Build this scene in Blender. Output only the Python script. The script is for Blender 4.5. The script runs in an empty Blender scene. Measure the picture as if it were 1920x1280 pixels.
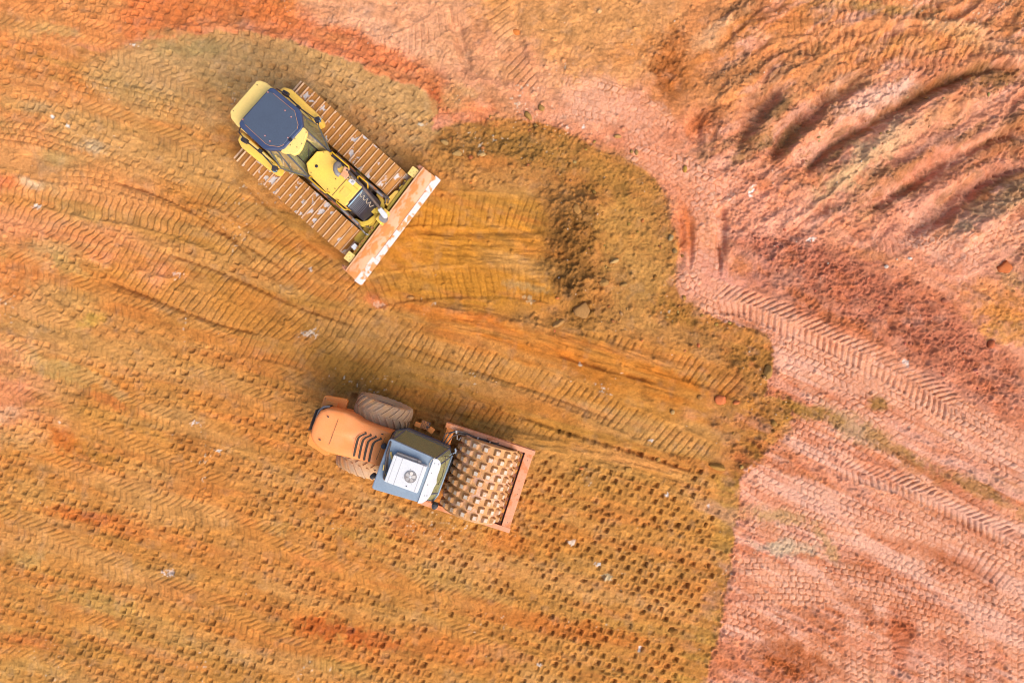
import bpy, bmesh, math, random
import numpy as np
from mathutils import Vector, Matrix

# ------------------------------------------------------------------ camera, sky, sun, exposure
S = bpy.context.scene
COL = S.collection
cam = bpy.data.objects.new('camera', bpy.data.cameras.new('camera'))
COL.objects.link(cam)
cam.location = (0, 0, 20)            # a drone hovering twenty metres above the site, looking straight down
cam.rotation_euler = (0, 0, 0)
cam.data.sensor_width = 36; cam.data.lens = 24; cam.data.clip_end = 3000; cam.data.clip_start = 0.5
S.camera = cam

SUN_AZ = math.radians(143)           # compass bearing of the sun (0 = +Y, clockwise): below right of the frame
SUN_EL = math.radians(46)
w = bpy.data.worlds.new('World'); S.world = w; w.use_nodes = True
nt = w.node_tree
bg = nt.nodes['Background']
sky = nt.nodes.new('ShaderNodeTexSky'); sky.sky_type = 'NISHITA'; sky.sun_disc = False
sky.sun_elevation = SUN_EL; sky.sun_rotation = SUN_AZ
sky.air_density = 1.0; sky.dust_density = 4.0; sky.ozone_density = 0.6
nt.links.new(sky.outputs[0], bg.inputs[0]); bg.inputs[1].default_value = 0.125
sl = bpy.data.lights.new('sun', 'SUN'); sl.energy = 1.3; sl.angle = math.radians(50); sl.color = (1, .96, .9)
so = bpy.data.objects.new('sun', sl); COL.objects.link(so)
d = Vector((math.sin(SUN_AZ)*math.cos(SUN_EL), math.cos(SUN_AZ)*math.cos(SUN_EL), math.sin(SUN_EL)))
so.rotation_euler = d.to_track_quat('Z', 'Y').to_euler(); so.location = d*60
S.view_settings.view_transform = 'Standard'; S.view_settings.look = 'None'
S.view_settings.exposure = 0.93; S.view_settings.gamma = 1; S.view_settings.use_curve_mapping = False
S.render.engine = 'CYCLES'; S.cycles.filter_width = 1.05

# ------------------------------------------------------------------ noise and colour helpers
KALB = 0.72                          # display value (as lit by this sky) -> surface colour
def lin(c):
    c = np.asarray(c, float)/255.0
    return np.where(c <= .04045, c/12.92, ((c+.055)/1.055)**2.4)
def alb(c, k=KALB):
    return tuple(float(v) for v in lin(c)*k)
PXM = 64.0                           # ground features are laid out on a plan with 64 units to the metre

_rng = np.random.RandomState(7)
_TAB = _rng.rand(64, 256, 256).astype(np.float32)
def vnoise(x, y, seed):
    t = _TAB[seed % 64]
    xi = np.floor(x).astype(np.int32); yi = np.floor(y).astype(np.int32)
    fx = (x-xi).astype(np.float32); fy = (y-yi).astype(np.float32)
    fx = fx*fx*fx*(fx*(fx*6-15)+10); fy = fy*fy*fy*(fy*(fy*6-15)+10)
    x0 = xi & 255; x1 = (xi+1) & 255; y0 = yi & 255; y1 = (yi+1) & 255
    a = t[y0, x0]; b = t[y0, x1]; c = t[y1, x0]; e = t[y1, x1]
    return (a+(b-a)*fx+(c-a)*fy+(a-b-c+e)*fx*fy)*2-1
def fbm(x, y, scale, octv=4, seed=0, ang=0.0, stretch=1.0, gain=.5):
    ca, sa = math.cos(ang), math.sin(ang)
    u = (x*ca+y*sa)/(scale*stretch); v = (-x*sa+y*ca)/scale
    r = 0; a = 1; tot = 0
    for o in range(octv):
        r = r + a*vnoise(u*2**o+17.3*o, v*2**o+9.1*o, seed+o*7)
        tot += a; a *= gain
    return r/tot
def sstep(a, b, x):
    t = np.clip((x-a)/(b-a), 0, 1); return t*t*(3-2*t)

# ------------------------------------------------------------------ ground sheet: grid
STEP = 0.0265
xs = np.arange(-16.2, 16.2+STEP, STEP); ys = np.arange(-11.0, 11.0+STEP, STEP)
NX, NY = len(xs), len(ys)
GX, GY = np.meshgrid(xs, ys)                       # metres
PX = (960+GX*PXM).astype(np.float32); PY = (640-GY*PXM).astype(np.float32)   # plan units
L = np.zeros_like(PX); D = np.zeros_like(PX)       # large form, fine print
Cc = np.zeros((NY, NX, 3), np.float32)
RG = np.zeros_like(PX)                             # crumbliness
def win(x0, y0, x1, y1):
    i0 = max(0, int(((x0-960)/PXM-xs[0])/STEP)); i1 = min(NX, int(((x1-960)/PXM-xs[0])/STEP)+2)
    j0 = max(0, int(((640-y1)/PXM-ys[0])/STEP)); j1 = min(NY, int(((640-y0)/PXM-ys[0])/STEP)+2)
    return slice(j0, max(j0, j1)), slice(i0, max(i0, i1))

wn1 = fbm(PX, PY, 60, 5, 3); wn2 = fbm(PX, PY, 60, 5, 11)
n_a = fbm(PX, PY, 22, 4, 21); n_b = fbm(PX, PY, 9, 4, 31); n_c = fbm(PX, PY, 160, 4, 41)
n_st = fbm(PX, PY, 16, 4, 5, math.radians(14), 7)
n_f = fbm(PX, PY, 4.0, 3, 51)
WX = PX+wn1*14+n_a*5; WY = PY+wn2*14+n_b*4

def poly_sd(poly, X, Y):
    P = np.array(poly, np.float32); n = len(P)
    best = np.full(X.shape, 1e9, np.float32); inside = np.zeros(X.shape, bool)
    for i in range(n):
        ax, ay = P[i]; bx, by = P[(i+1) % n]
        dx, dy = bx-ax, by-ay
        t = np.clip(((X-ax)*dx+(Y-ay)*dy)/(dx*dx+dy*dy+1e-9), 0, 1)
        best = np.minimum(best, (X-ax-t*dx)**2+(Y-ay-t*dy)**2)
        if ay != by:
            c = ((ay > Y) != (by > Y)) & (X < (bx-ax)*(Y-ay)/(by-ay)+ax)
            inside ^= c
    return np.sqrt(best)*np.where(inside, 1, -1)

def region(poly, col, soft=6, k=1.0, tex=.35, rough=None, clip=None):
    """tint an area of soil; soft = width of the mixed edge"""
    sd = poly_sd(poly, WX, WY)
    m = sstep(-soft, soft, sd+n_a*soft*tex*2+n_b*(6 if soft < 15 else 0)+n_f*2.5)*k
    if clip is not None: m = m*clip
    Cc[:] = Cc*(1-m[..., None])+lin(col).astype(np.float32)*m[..., None]
    if rough is not None: RG[:] = RG*(1-m)+rough*m
    return m
def blob(cx, cy, rx, ry, ang, col, k=.8, rough=None):
    R = max(rx, ry)*1.7+20
    s = win(cx-R, cy-R, cx+R, cy+R)
    X = WX[s]-cx; Y = WY[s]-cy
    a = math.radians(ang); ca, sa = math.cos(a), math.sin(a)
    q = np.sqrt(((X*ca+Y*sa)/rx)**2+((-X*sa+Y*ca)/ry)**2)+n_a[s]*.55+n_b[s]*.40+n_f[s]*.28
    small = max(rx, ry) < 17
    if small: q = q+.25+n_f[s]*.9; m = (1-sstep(.55, 1.0, q))*k
    else: m = (1-sstep(.35, 1.3, q))*k*np.clip(1.0+n_b[s]*.45+n_f[s]*.35, 0, 1)
    Cc[s] = Cc[s]*(1-m[..., None])+lin(col).astype(np.float32)*m[..., None]
    if rough is not None: RG[s] = RG[s]*(1-m)+rough*m

# ------------------------------------------------------------------ ground sheet: soil colours, with some shade painted in
BIG = [(-300, -300), (2300, -300), (2300, 1700), (-300, 1700)]
Cc[:] = lin((206, 140, 70)).astype(np.float32)
m_grey = region([(190, 90), (290, 40), (400, 30), (500, 40), (620, 70), (700, 110), (830, 130), (850, 260), (790, 300), (700, 290), (560, 200), (470, 200), (440, 240), (250, 200), (170, 170)], (204, 162, 110), 48, .95)
region([(480, 80), (640, 90), (800, 160), (820, 300), (720, 320), (580, 190)], (196, 150, 98), 60, .5)
PINK = [(-300, -300), (-300, 60), (60, 78), (200, 96), (290, 66), (400, 56), (500, 70), (600, 96), (700, 136), (790, 160), (822, 190), (815, 250),
        (880, 236), (960, 214), (990, 226), (1050, 246), (1100, 270), (1170, 300), (1230, 342), (1258, 380), (1272, 450), (1265, 500),
        (1280, 550), (1310, 580), (1360, 606), (1440, 628), (1452, 680), (1440, 738), (1496, 762), (1486, 800), (1442, 850), (1388, 892),
        (1388, 960), (1370, 1040), (1356, 1100), (1352, 1170), (1332, 1220), (1328, 1700), (2300, 1700), (2300, -300)]
m_pink = region(PINK, (232, 156, 122), 3.0, 1, .25, .35)
# top left orange and the red strip
region([(-300, -300), (560, -300), (560, 60), (400, 40), (240, 88), (120, 110), (-300, 120)], (226, 146, 84), 30)
region([(240, -60), (430, -60), (560, 20), (700, 55), (790, 110), (850, 160), (860, 230), (815, 215), (760, 165), (660, 120), (560, 78), (430, 48), (330, 60), (250, 70), (200, 40)], (224, 126, 72), 22, .78, .5, .8, m_pink)
region([(430, -200), (900, -200), (960, 210), (890, 230), (830, 120), (740, 80), (600, 40)], (234, 168, 126), 14, .9)
region([(820, -200), (1500, -200), (1560, 120), (1380, 200), (1200, 150), (1010, 200), (930, 60)], (224, 158, 98), 26, .9)
region([(1330, -100), (2100, -100), (2100, 130), (1900, 110), (1700, 110), (1500, 190), (1290, 250), (1210, 180)], (222, 144, 88), 24, .85)
region([(1000, 60), (1060, 200), (1250, 300), (1330, 400), (1270, 420), (1230, 340), (1100, 262), (985, 215), (900, 225), (860, 130), (900, 80)], (230, 156, 118), 16, .7)
region([(1040, 245), (1180, 250), (1330, 200), (1370, 330), (1460, 345), (1500, 420), (1420, 440), (1270, 410), (1220, 330), (1120, 280)], (234, 146, 106), 18, .75)
# left half of the pad: paler and pinker towards the edge
region([(-300, 70), (130, 120), (260, 260), (330, 420), (140, 480), (90, 560), (120, 800), (-300, 860)], (226, 158, 98), 45, .85)
region([(-300, 380), (60, 395), (230, 430), (340, 500), (300, 540), (120, 450), (-300, 440)], (236, 156, 106), 16, .8)
region([(-300, 620), (40, 640), (110, 760), (60, 800), (-300, 800)], (232, 158, 112), 22, .7)
region([(100, 215), (260, 200), (420, 270), (450, 330), (300, 330), (170, 320), (80, 300)], (206, 158, 98), 18, .6)
region([(430, 330), (660, 480), (1030, 560), (1300, 640), (1420, 720), (1380, 860), (1000, 790), (700, 700), (420, 600), (330, 430)], (198, 134, 60), 30, .7)
region([(560, 600), (720, 640), (1000, 740), (1280, 860), (1000, 830), (780, 780), (640, 730)], (176, 126, 54), 22, .7)
region([(760, 360), (1030, 372), (1045, 560), (900, 580), (730, 545), (700, 500)], (208, 140, 46), 18, .85)
region([(760, 572), (960, 600), (1140, 650), (1300, 710), (1340, 760), (1200, 745), (1000, 680), (850, 640)], (212, 124, 38), 10, .75)
SPOIL = [(840, 245), (960, 214), (990, 226), (1050, 246), (1100, 270), (1170, 300), (1230, 342), (1258, 380), (1272, 450), (1265, 500), (1280, 550),
         (1360, 606), (1440, 628), (1452, 680), (1440, 738), (1496, 762), (1486, 800), (1442, 850), (1388, 892), (1350, 870), (1330, 780), (1400, 720),
         (1280, 660), (1100, 640), (960, 600), (1050, 570), (1030, 400), (1000, 362), (830, 350), (790, 310)]
m_spoil = region(SPOIL, (188, 127, 66), 14, .9, .4, .5)
region([(1335, 880), (1386, 890), (1380, 1000), (1352, 1170), (1326, 1280), (1250, 1290), (1310, 1150), (1345, 1000)], (192, 142, 66), 12, .8, .4, .5)
region([(1000, 400), (1340, 900), (1350, 1000), (1300, 1200), (1240, 1290), (900, 1290), (980, 1000), (1020, 880), (1180, 880)], (194, 138, 64), 30, .35)
west = (1-m_pink)*(1-.75*m_grey)*(1-.6*m_spoil)
b1 = sstep(-.05, .45, fbm(PX, PY, 34, 4, 52, math.radians(14), 9)); b2 = sstep(.0, .45, fbm(PX, PY, 22, 4, 53, math.radians(14), 9)); b3 = sstep(.0, .5, fbm(PX, PY, 46, 4, 54, math.radians(15), 6))
for mm_, cc_, kk_ in ((b1, (184, 136, 68), .52), (b2, (216, 126, 62), .34), (b3, (212, 162, 102), .42)):
    q_ = (mm_*kk_*west)[..., None]; Cc[:] = Cc*(1-q_)+lin(cc_).astype(np.float32)*q_
east = m_pink*sstep(1300, 1360, PX)*sstep(470, 620, PY+.10*(1900-PX))
LR = region([(1330, 600), (1460, 640), (1700, 760), (1990, 900), (1990, 1400), (1310, 1400), (1330, 1100), (1380, 900), (1440, 760)], (210, 128, 86), 20, .8, .4, .55, m_pink)
e1 = sstep(.0, .4, fbm(PX, PY, 20, 5, 55, math.radians(24), 7)); e2 = sstep(.0, .4, fbm(PX, PY, 26, 4, 56, math.radians(24), 7)); e3 = sstep(.25, .5, fbm(PX, PY, 30, 4, 57, math.radians(20), 5))
for mm_, cc_, kk_ in ((e1, (202, 114, 68), .72), (e2, (247, 180, 158), .5), (e3, (206, 158, 108), .35)):
    q_ = (mm_*kk_*east)[..., None]; Cc[:] = Cc*(1-q_)+lin(cc_).astype(np.float32)*q_
slope0 = sstep(1280, 1400, PX+.2*PY)*sstep(560, 430, PY+.12*(1900-PX))
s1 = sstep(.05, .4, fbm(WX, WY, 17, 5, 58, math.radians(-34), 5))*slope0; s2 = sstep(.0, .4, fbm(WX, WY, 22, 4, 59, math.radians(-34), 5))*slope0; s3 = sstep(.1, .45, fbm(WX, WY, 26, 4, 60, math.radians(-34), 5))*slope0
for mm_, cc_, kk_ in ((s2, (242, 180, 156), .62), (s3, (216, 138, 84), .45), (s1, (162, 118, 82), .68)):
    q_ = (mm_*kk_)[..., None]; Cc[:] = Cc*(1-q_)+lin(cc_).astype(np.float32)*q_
RG[:] = np.maximum(RG, s1)
red = poly_sd([(1370, 440), (1480, 425), (1600, 465), (1740, 530), (1840, 610), (1960, 740), (1960, 830), (1800, 740), (1660, 650), (1500, 590), (1390, 530)], WX, WY)
mr0 = sstep(-12, 12, red+n_a*12)*np.clip(.75+n_b*.5, 0, 1)*.8
Cc[:] = Cc*(1-mr0[..., None])+lin((188, 110, 82)).astype(np.float32)*mr0[..., None]; RG[:] = np.maximum(RG, mr0*.5)
for b in [  # cx, cy, rx, ry, angle, colour, strength
    (1074, 465, 54, 122, 4, (142, 98, 46), 1.0, .9), (1160, 420, 50, 80, 0, (194, 144, 74), .7, .35), (1200, 510, 60, 70, 0, (202, 150, 82), .75, .3), (1220, 420, 40, 60, 0, (188, 138, 72), .6, .4),
    (980, 280, 110, 40, 12, (150, 112, 54), .75, 1), (1140, 320, 70, 40, 30, (164, 120, 56), .6), (1180, 580, 60, 40, 0, (186, 138, 76), .5),
    (860, 290, 60, 36, 0, (160, 120, 66), .6, 1), (1090, 590, 60, 30, 0, (150, 106, 50), .6), (1290, 430, 26, 60, 0, (216, 116, 58), .85),
    (1330, 450, 20, 60, 0, (222, 140, 84), .5), (1345, 500, 22, 60, 10, (196, 112, 78), .7),
    (720, 60, 110, 26, 18, (240, 182, 148), .7), (790, 60, 50, 34, 40, (238, 172, 134), .6), (950, 90, 30, 90, 0, (238, 176, 130), .55),
    (925, 10, 40, 60, 60, (208, 140, 74), .5), (1100, 40, 120, 50, 0, (220, 158, 94), .5), (900, 60, 34, 30, 0, (218, 140, 80), .5),
    (1110, 190, 70, 55, 15, (242, 178, 146), .75), (1030, 150, 60, 30, -30, (236, 168, 130), .6), (960, 130, 24, 50, 0, (196, 124, 76), .5),
    (1245, 110, 44, 52, 20, (160, 92, 40), .9, 1), (1255, 150, 30, 44, 0, (176, 100, 48), .75), (1300, 130, 70, 30, -35, (206, 126, 62), .6),
    (1180, 100, 80, 26, -30, (222, 142, 74), .5), (1340, 60, 60, 22, -40, (238, 186, 140), .6), (1410, 40, 60, 14, -40, (176, 112, 52), .75),
    (1480, 40, 60, 24, -20, (196, 126, 64), .6), (1650, 12, 120, 14, 4, (186, 144, 80), .65), (1850, 20, 60, 20, 15, (202, 138, 108), .6),
    (1570, 60, 120, 20, -4, (226, 150, 96), .6), (1800, 60, 80, 22, 22, (238, 192, 142), .8), (1880, 85, 60, 26, 25, (234, 170, 134), .7),
    (1700, 90, 160, 30, -6, (220, 148, 84), .7), (1580, 165, 90, 18, -15, (234, 164, 110), .6), (1650, 185, 90, 24, -22, (244, 190, 168), .95),
    (1690, 165, 40, 16, -22, (246, 196, 178), .8), (1520, 250, 60, 14, -30, (226, 148, 108), .6),
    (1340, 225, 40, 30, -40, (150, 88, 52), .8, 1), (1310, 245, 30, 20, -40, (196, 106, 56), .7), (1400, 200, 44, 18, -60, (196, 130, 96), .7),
    (1450, 205, 50, 18, -40, (150, 112, 76), .9, 1), (1410, 270, 60, 16, -45, (166, 124, 78), .85, 1), (1480, 260, 60, 16, -42, (150, 108, 62), .8, 1),  # brown crumbly soil, with shade of the rut walls painted into it
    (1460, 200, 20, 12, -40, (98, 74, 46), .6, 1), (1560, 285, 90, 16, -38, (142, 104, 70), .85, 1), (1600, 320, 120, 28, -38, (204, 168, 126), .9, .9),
    (1640, 270, 70, 24, -36, (216, 174, 138), .85), (1700, 250, 110, 18, -30, (216, 168, 130), .7), (1800, 190, 90, 26, -24, (214, 146, 100), .7),
    (1850, 140, 110, 22, 0, (150, 104, 58), .85, 1), (1760, 160, 80, 14, -18, (168, 112, 60), .75, 1), (1690, 200, 100, 12, -26, (182, 116, 66), .75),  # dark blobs along the rut line also carry its painted shade
    (1890, 250, 70, 26, -22, (176, 112, 66), .7, 1), (1830, 300, 110, 16, -28, (170, 106, 66), .7, 1), (1740, 300, 80, 20, -30, (212, 134, 104), .7),
    (1870, 330, 110, 20, -30, (210, 138, 112), .8), (1850, 390, 90, 30, -35, (200, 156, 118), .95, 1), (1905, 350, 50, 30, -35, (190, 146, 108), .9, 1),
    (1790, 440, 60, 16, -38, (196, 164, 132), .7, 1), (1900, 440, 40, 20, 0, (190, 142, 112), .7), (1720, 380, 120, 24, -33, (226, 146, 116), .8),
    (1620, 380, 110, 20, -35, (228, 150, 116), .6), (1680, 330, 110, 10, -36, (168, 112, 68), .75, 1), (1800, 400, 100, 9, -38, (150, 92, 52), .6),  # narrow dark blobs paint shaded rut walls into the colour
    (1880, 340, 80, 8, -30, (152, 94, 50), .6), (1540, 330, 40, 14, -35, (150, 106, 70), .8, 1), (1600, 440, 120, 40, -10, (232, 158, 124), .6),
    (1430, 390, 120, 44, 6, (238, 166, 140), .75), (1370, 350, 60, 34, 0, (240, 158, 130), .6), (1430, 440, 100, 20, 10, (224, 162, 140), .6),
    (1470, 470, 110, 30, 12, (188, 108, 84), .7, 1), (1560, 520, 140, 60, 24, (192, 114, 86), .9, 1), (1700, 590, 160, 60, 32, (194, 116, 88), .9, 1),
    (1800, 660, 120, 50, 36, (198, 120, 92), .85, 1), (1880, 730, 80, 40, 36, (196, 112, 74), .8, 1), (1430, 510, 60, 40, 20, (206, 136, 116), .7),
    (1360, 540, 60, 40, 30, (236, 166, 150), .7), (1310, 510, 50, 40, 0, (236, 158, 136), .7), (1390, 500, 30, 20, 0, (222, 132, 68), .6),
    (1700, 460, 130, 36, 8, (226, 150, 124), .6), (1830, 500, 80, 40, 10, (230, 160, 136), .7), (1640, 480, 60, 14, 10, (214, 136, 80), .6, .8),
    (1880, 580, 70, 50, 20, (214, 138, 66), .9, .7), (1900, 620, 60, 30, 20, (226, 158, 86), .8), (1850, 540, 40, 24, 0, (224, 146, 96), .7),
    (1895, 520, 50, 16, 30, (196, 150, 100), .7, 1),
    (1560, 590, 150, 12, 28, (198, 116, 70), .7, 1), (1750, 730, 190, 14, 32, (196, 112, 62), .7, 1),
    (1560, 680, 120, 22, 27, (222, 140, 92), .7), (1680, 740, 150, 30, 28, (238, 176, 142), .8), (1500, 650, 70, 30, 25, (240, 170, 146), .8),
    (1642, 757, 22, 15, 20, (160, 122, 50), .95, .6), (1467, 672, 11, 9, 0, (148, 104, 50), .9),
    (1590, 800, 70, 22, 32, (186, 154, 108), .95, .9), (1690, 850, 90, 15, 33, (172, 130, 62), .95, .8), (1830, 915, 110, 15, 30, (176, 128, 64), .95, .8),
    (1520, 770, 50, 14, 25, (182, 134, 62), .8), (1480, 800, 22, 50, 0, (176, 124, 52), .7, 1), (1420, 860, 40, 30, -30, (182, 130, 58), .6, .8),
    (1530, 850, 70, 40, 25, (236, 162, 130), .7), (1530, 920, 80, 26, 20, (226, 158, 108), .6), (1440, 930, 60, 30, 20, (240, 176, 150), .7),
    (1460, 970, 60, 16, 20, (202, 160, 108), .85), (1475, 1028, 58, 16, 6, (206, 180, 148), .95), (1450, 1020, 26, 8, 0, (206, 190, 164), .7),
    (1545, 1020, 12, 50, -35, (196, 152, 100), .8), (1600, 1060, 30, 20, 30, (214, 156, 104), .5), (1700, 1050, 60, 12, 10, (200, 144, 92), .7),
    (1450, 1100, 90, 50, 5, (238, 170, 134), .6), (1700, 1000, 150, 40, 18, (240, 172, 146), .6), (1850, 1080, 90, 60, 30, (238, 172, 148), .6),
    (1780, 1060, 80, 30, 24, (198, 108, 62), .6, 1), (1830, 1080, 50, 26, 30, (190, 100, 52), .6), (1900, 1100, 50, 30, 30, (196, 106, 60), .5, 1),
    (1590, 1150, 60, 26, 40, (196, 108, 56), .6, 1), (1480, 1240, 70, 40, 15, (184, 98, 44), .85, 1), (1690, 1180, 34, 60, 0, (200, 110, 66), .75, 1),
    (1700, 1210, 36, 30, 10, (214, 132, 96), .6), (1540, 1000, 90, 40, 20, (236, 166, 134), .5), (1790, 1220, 100, 40, 0, (240, 172, 150), .55),
    (1610, 1230, 40, 50, 0, (236, 160, 128), .5), (1390, 1180, 40, 60, 0, (230, 150, 120), .6), (1400, 1110, 30, 16, 0, (204, 112, 66), .5),
    (620, 940, 60, 30, 20, (200, 120, 56), .5), (560, 1100, 120, 60, 14, (210, 138, 70), .4), (620, 1180, 90, 26, 12, (198, 96, 34), .8, .7),
    (700, 1200, 60, 16, 10, (196, 92, 34), .7, .7), (840, 1220, 120, 26, 10, (206, 120, 54), .6), (1080, 1180, 130, 18, 8, (198, 112, 44), .65),
    (950, 1230, 80, 14, 8, (210, 132, 80), .5), (950, 1020, 70, 26, 10, (204, 118, 50), .6), (1060, 1000, 60, 30, 10, (198, 122, 50), .5),
    (690, 1010, 60, 20, 15, (192, 146, 74), .6), (830, 1090, 80, 30, 16, (188, 142, 70), .5), (520, 990, 40, 16, 12, (188, 150, 84), .7),
    (600, 1060, 60, 14, 18, (216, 128, 68), .5), (760, 990, 40, 20, 0, (212, 114, 50), .5),
    (120, 820, 46, 26, 35, (204, 110, 44), .85, .6), (170, 840, 50, 18, 25, (170, 118, 44), .6), (200, 752, 50, 12, 20, (216, 122, 62), .6),
    (20, 740, 40, 50, 0, (234, 150, 106), .7), (10, 780, 40, 18, 0, (228, 186, 150), .7), (20, 820, 70, 30, 0, (226, 170, 108), .7),
    (100, 690, 90, 20, 15, (196, 162, 98), .6), (190, 720, 60, 14, 25, (200, 160, 100), .6), (60, 930, 70, 30, 0, (212, 158, 90), .6),
    (20, 520, 40, 60, 0, (216, 124, 56), .6), (20, 420, 60, 26, 20, (238, 160, 112), .6), (170, 600, 26, 18, 0, (204, 164, 74), .7),
    (90, 470, 50, 24, 12, (204, 160, 106), .8), (130, 500, 60, 18, 20, (194, 158, 92), .6), (60, 340, 34, 14, 25, (222, 190, 156), .9), (90, 350, 30, 14, 20, (204, 166, 118), .7),
    (150, 400, 50, 10, 12, (196, 158, 96), .5), (10, 340, 22, 16, 0, (232, 126, 72), .8), (60, 250, 60, 34, 14, (232, 148, 90), .6), (60, 130, 70, 16, 10, (228, 146, 86), .6),
    (80, 200, 40, 16, 15, (198, 162, 116), .7), (175, 280, 30, 16, 20, (214, 186, 150), .7), (110, 290, 60, 18, 15, (190, 160, 104), .6),
    (40, 50, 60, 26, 10, (204, 160, 98), .6), (120, 60, 60, 12, 12, (200, 164, 104), .6), (140, 150, 40, 14, 15, (216, 130, 66), .6),
    (240, 165, 90, 24, 20, (200, 158, 98), .6), (420, 175, 90, 40, 20, (176, 138, 84), .6), (350, 90, 90, 22, 4, (170, 148, 96), .6), (330, 60, 60, 10, 5, (164, 142, 90), .5),  # blob behind the bulldozer cab paints its soft shadow into the tan soil
    (600, 540, 60, 14, 16, (214, 124, 54), .4), (706, 560, 34, 14, 30, (222, 128, 76), .8), (240, 500, 60, 30, 14, (216, 148, 70), .6),
    (150, 960, 60, 14, 10, (212, 106, 44), .6, .7), (250, 990, 90, 20, 14, (208, 120, 56), .5), (60, 1040, 50, 20, 0, (196, 160, 96), .6),
    (180, 1130, 80, 26, 20, (194, 156, 84), .6), (60, 1130, 60, 20, 15, (188, 146, 80), .5), (60, 1200, 60, 14, 12, (206, 116, 60), .6), (60, 1250, 90, 20, 0, (206, 158, 88), .6),
    (300, 1180, 90, 30, 20, (196, 150, 76), .4), (640, 1250, 60, 20, 10, (198, 154, 80), .5), (420, 880, 90, 40, 20, (200, 130, 66), .4),
    (990, 540, 50, 10, 4, (186, 158, 110), .6), (1000, 470, 40, 10, 0, (206, 130, 52), .5), (900, 600, 60, 12, 12, (216, 116, 44), .5),
    (650, 690, 80, 40, 20, (170, 118, 50), .5), (830, 740, 90, 24, 16, (164, 118, 50), .5), (1390, 560, 20, 12, 0, (160, 120, 60), .6), (1280, 590, 60, 20, 30, (168, 120, 52), .7, 1),  # brown blobs above the roller paint its soft shadow into the soil
    (1380, 680, 60, 40, 0, (172, 118, 50), .6, 1), (1420, 800, 40, 60, 0, (180, 116, 46), .6, 1), (1350, 740, 30, 20, 0, (198, 114, 50), .6),
    (930, 190, 50, 24, 30, (206, 142, 90), .5), (820, 170, 18, 40, -10, (196, 96, 50), .8), (860, 190, 40, 30, 0, (214, 166, 106), .7), (900, 210, 40, 26, 0, (232, 130, 78), .7),
    (880, 190, 40, 12, 20, (228, 140, 92), .5),
    (577, 626, 16, 11, 0, (232, 214, 200), .8), (583, 505, 6, 5, 0, (240, 232, 228), .9), (253, 85, 6, 5, 0, (244, 236, 228), .9), (104, 222, 7, 6, 0, (240, 236, 236), .9), (134, 236, 5, 5, 0, (236, 232, 230), .8),
    (325, 515, 7, 7, 40, (244, 206, 186), .8), (368, 793, 6, 6, 0, (240, 232, 232), .9), (108, 788, 6, 6, 0, (240, 230, 224), .8), (405, 837, 7, 6, 0, (242, 236, 234), .9), (310, 1078, 14, 7, 0, (236, 218, 216), .8),
    (372, 1222, 5, 6, 0, (240, 228, 224), .8), (1118, 1054, 7, 6, 0, (236, 232, 234), .85), (1128, 1080, 10, 8, 0, (214, 196, 160), .7), (1068, 1014, 8, 6, 30, (240, 226, 214), .8), (1010, 1246, 7, 7, 0, (238, 232, 232), .85),
    (1224, 829, 6, 4, 0, (236, 230, 230), .9), (1254, 922, 7, 8, 0, (236, 230, 232), .85), (1326, 953, 6, 4, 0, (246, 240, 238), .9), (1198, 1214, 5, 6, 0, (240, 234, 236), .85), (1412, 357, 10, 12, 20, (252, 240, 238), .95),
    (1626, 705, 7, 9, -20, (252, 240, 238), .95), (1532, 680, 12, 6, -30, (250, 226, 218), .9), (1565, 700, 6, 5, 0, (250, 232, 226), .85), (1700, 679, 12, 4, 25, (244, 224, 218), .85), (1058, 240, 6, 7, 0, (250, 234, 228), .9),
    (1088, 243, 5, 6, 0, (246, 230, 224), .85), (1520, 447, 8, 6, 0, (250, 234, 228), .9), (1130, 718, 14, 3, 12, (232, 220, 208), .85), (1130, 727, 12, 3, 12, (232, 220, 208), .8), (1086, 686, 8, 4, 10, (226, 206, 184), .8),
    (670, 370, 5, 5, 0, (236, 214, 190), .7), (790, 238, 7, 5, 0, (206, 200, 186), .8), (710, 565, 12, 6, 10, (240, 190, 160), .7), (990, 560, 16, 5, 6, (214, 190, 150), .7), (420, 420, 6, 5, 0, (236, 222, 206), .8), (65, 385, 9, 6, 0, (238, 228, 226), .8)]:
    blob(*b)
# fine streaks, mottling and scattered pale chalky flecks are real colour differences in the soil
orange_amt = sstep(.0, .55, fbm(PX, PY, 40, 4, 13, math.radians(14), 3))*sstep(1250, 900, PX)
Cc[:] = Cc*(1-.20*orange_amt[..., None])+lin((216, 122, 52)).astype(np.float32)*.20*orange_amt[..., None]
olive = sstep(.05, .6, fbm(PX, PY, 34, 4, 18, math.radians(16), 3))*sstep(1300, 900, PX)
Cc[:] = Cc*(1-.22*olive[..., None])+lin((196, 154, 98)).astype(np.float32)*.22*olive[..., None]
rust = sstep(.05, .5, fbm(PX, PY, 26, 5, 14, math.radians(24), 2.2))*sstep(1300, 1420, PX)*sstep(-.2, .3, n_c+.25)
Cc[:] = Cc*(1-.42*rust[..., None])+lin((206, 118, 72)).astype(np.float32)*.42*rust[..., None]
pale = sstep(.1, .6, fbm(PX, PY, 30, 4, 15, math.radians(24), 2))*sstep(1250, 1330, PX)*sstep(380, 480, PY+.4*(PX-1400))
Cc[:] = Cc*(1-.40*pale[..., None])+lin((246, 182, 160)).astype(np.float32)*.30*pale[..., None]
m1 = sstep(.0, .5, fbm(PX, PY, 13, 5, 24, math.radians(14), 1.8)); m2 = sstep(.0, .5, fbm(PX, PY, 9, 5, 25, math.radians(14), 1.5)); m3 = sstep(.15, .6, fbm(PX, PY, 20, 5, 26))
lum = Cc.mean(2, keepdims=True)
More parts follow.
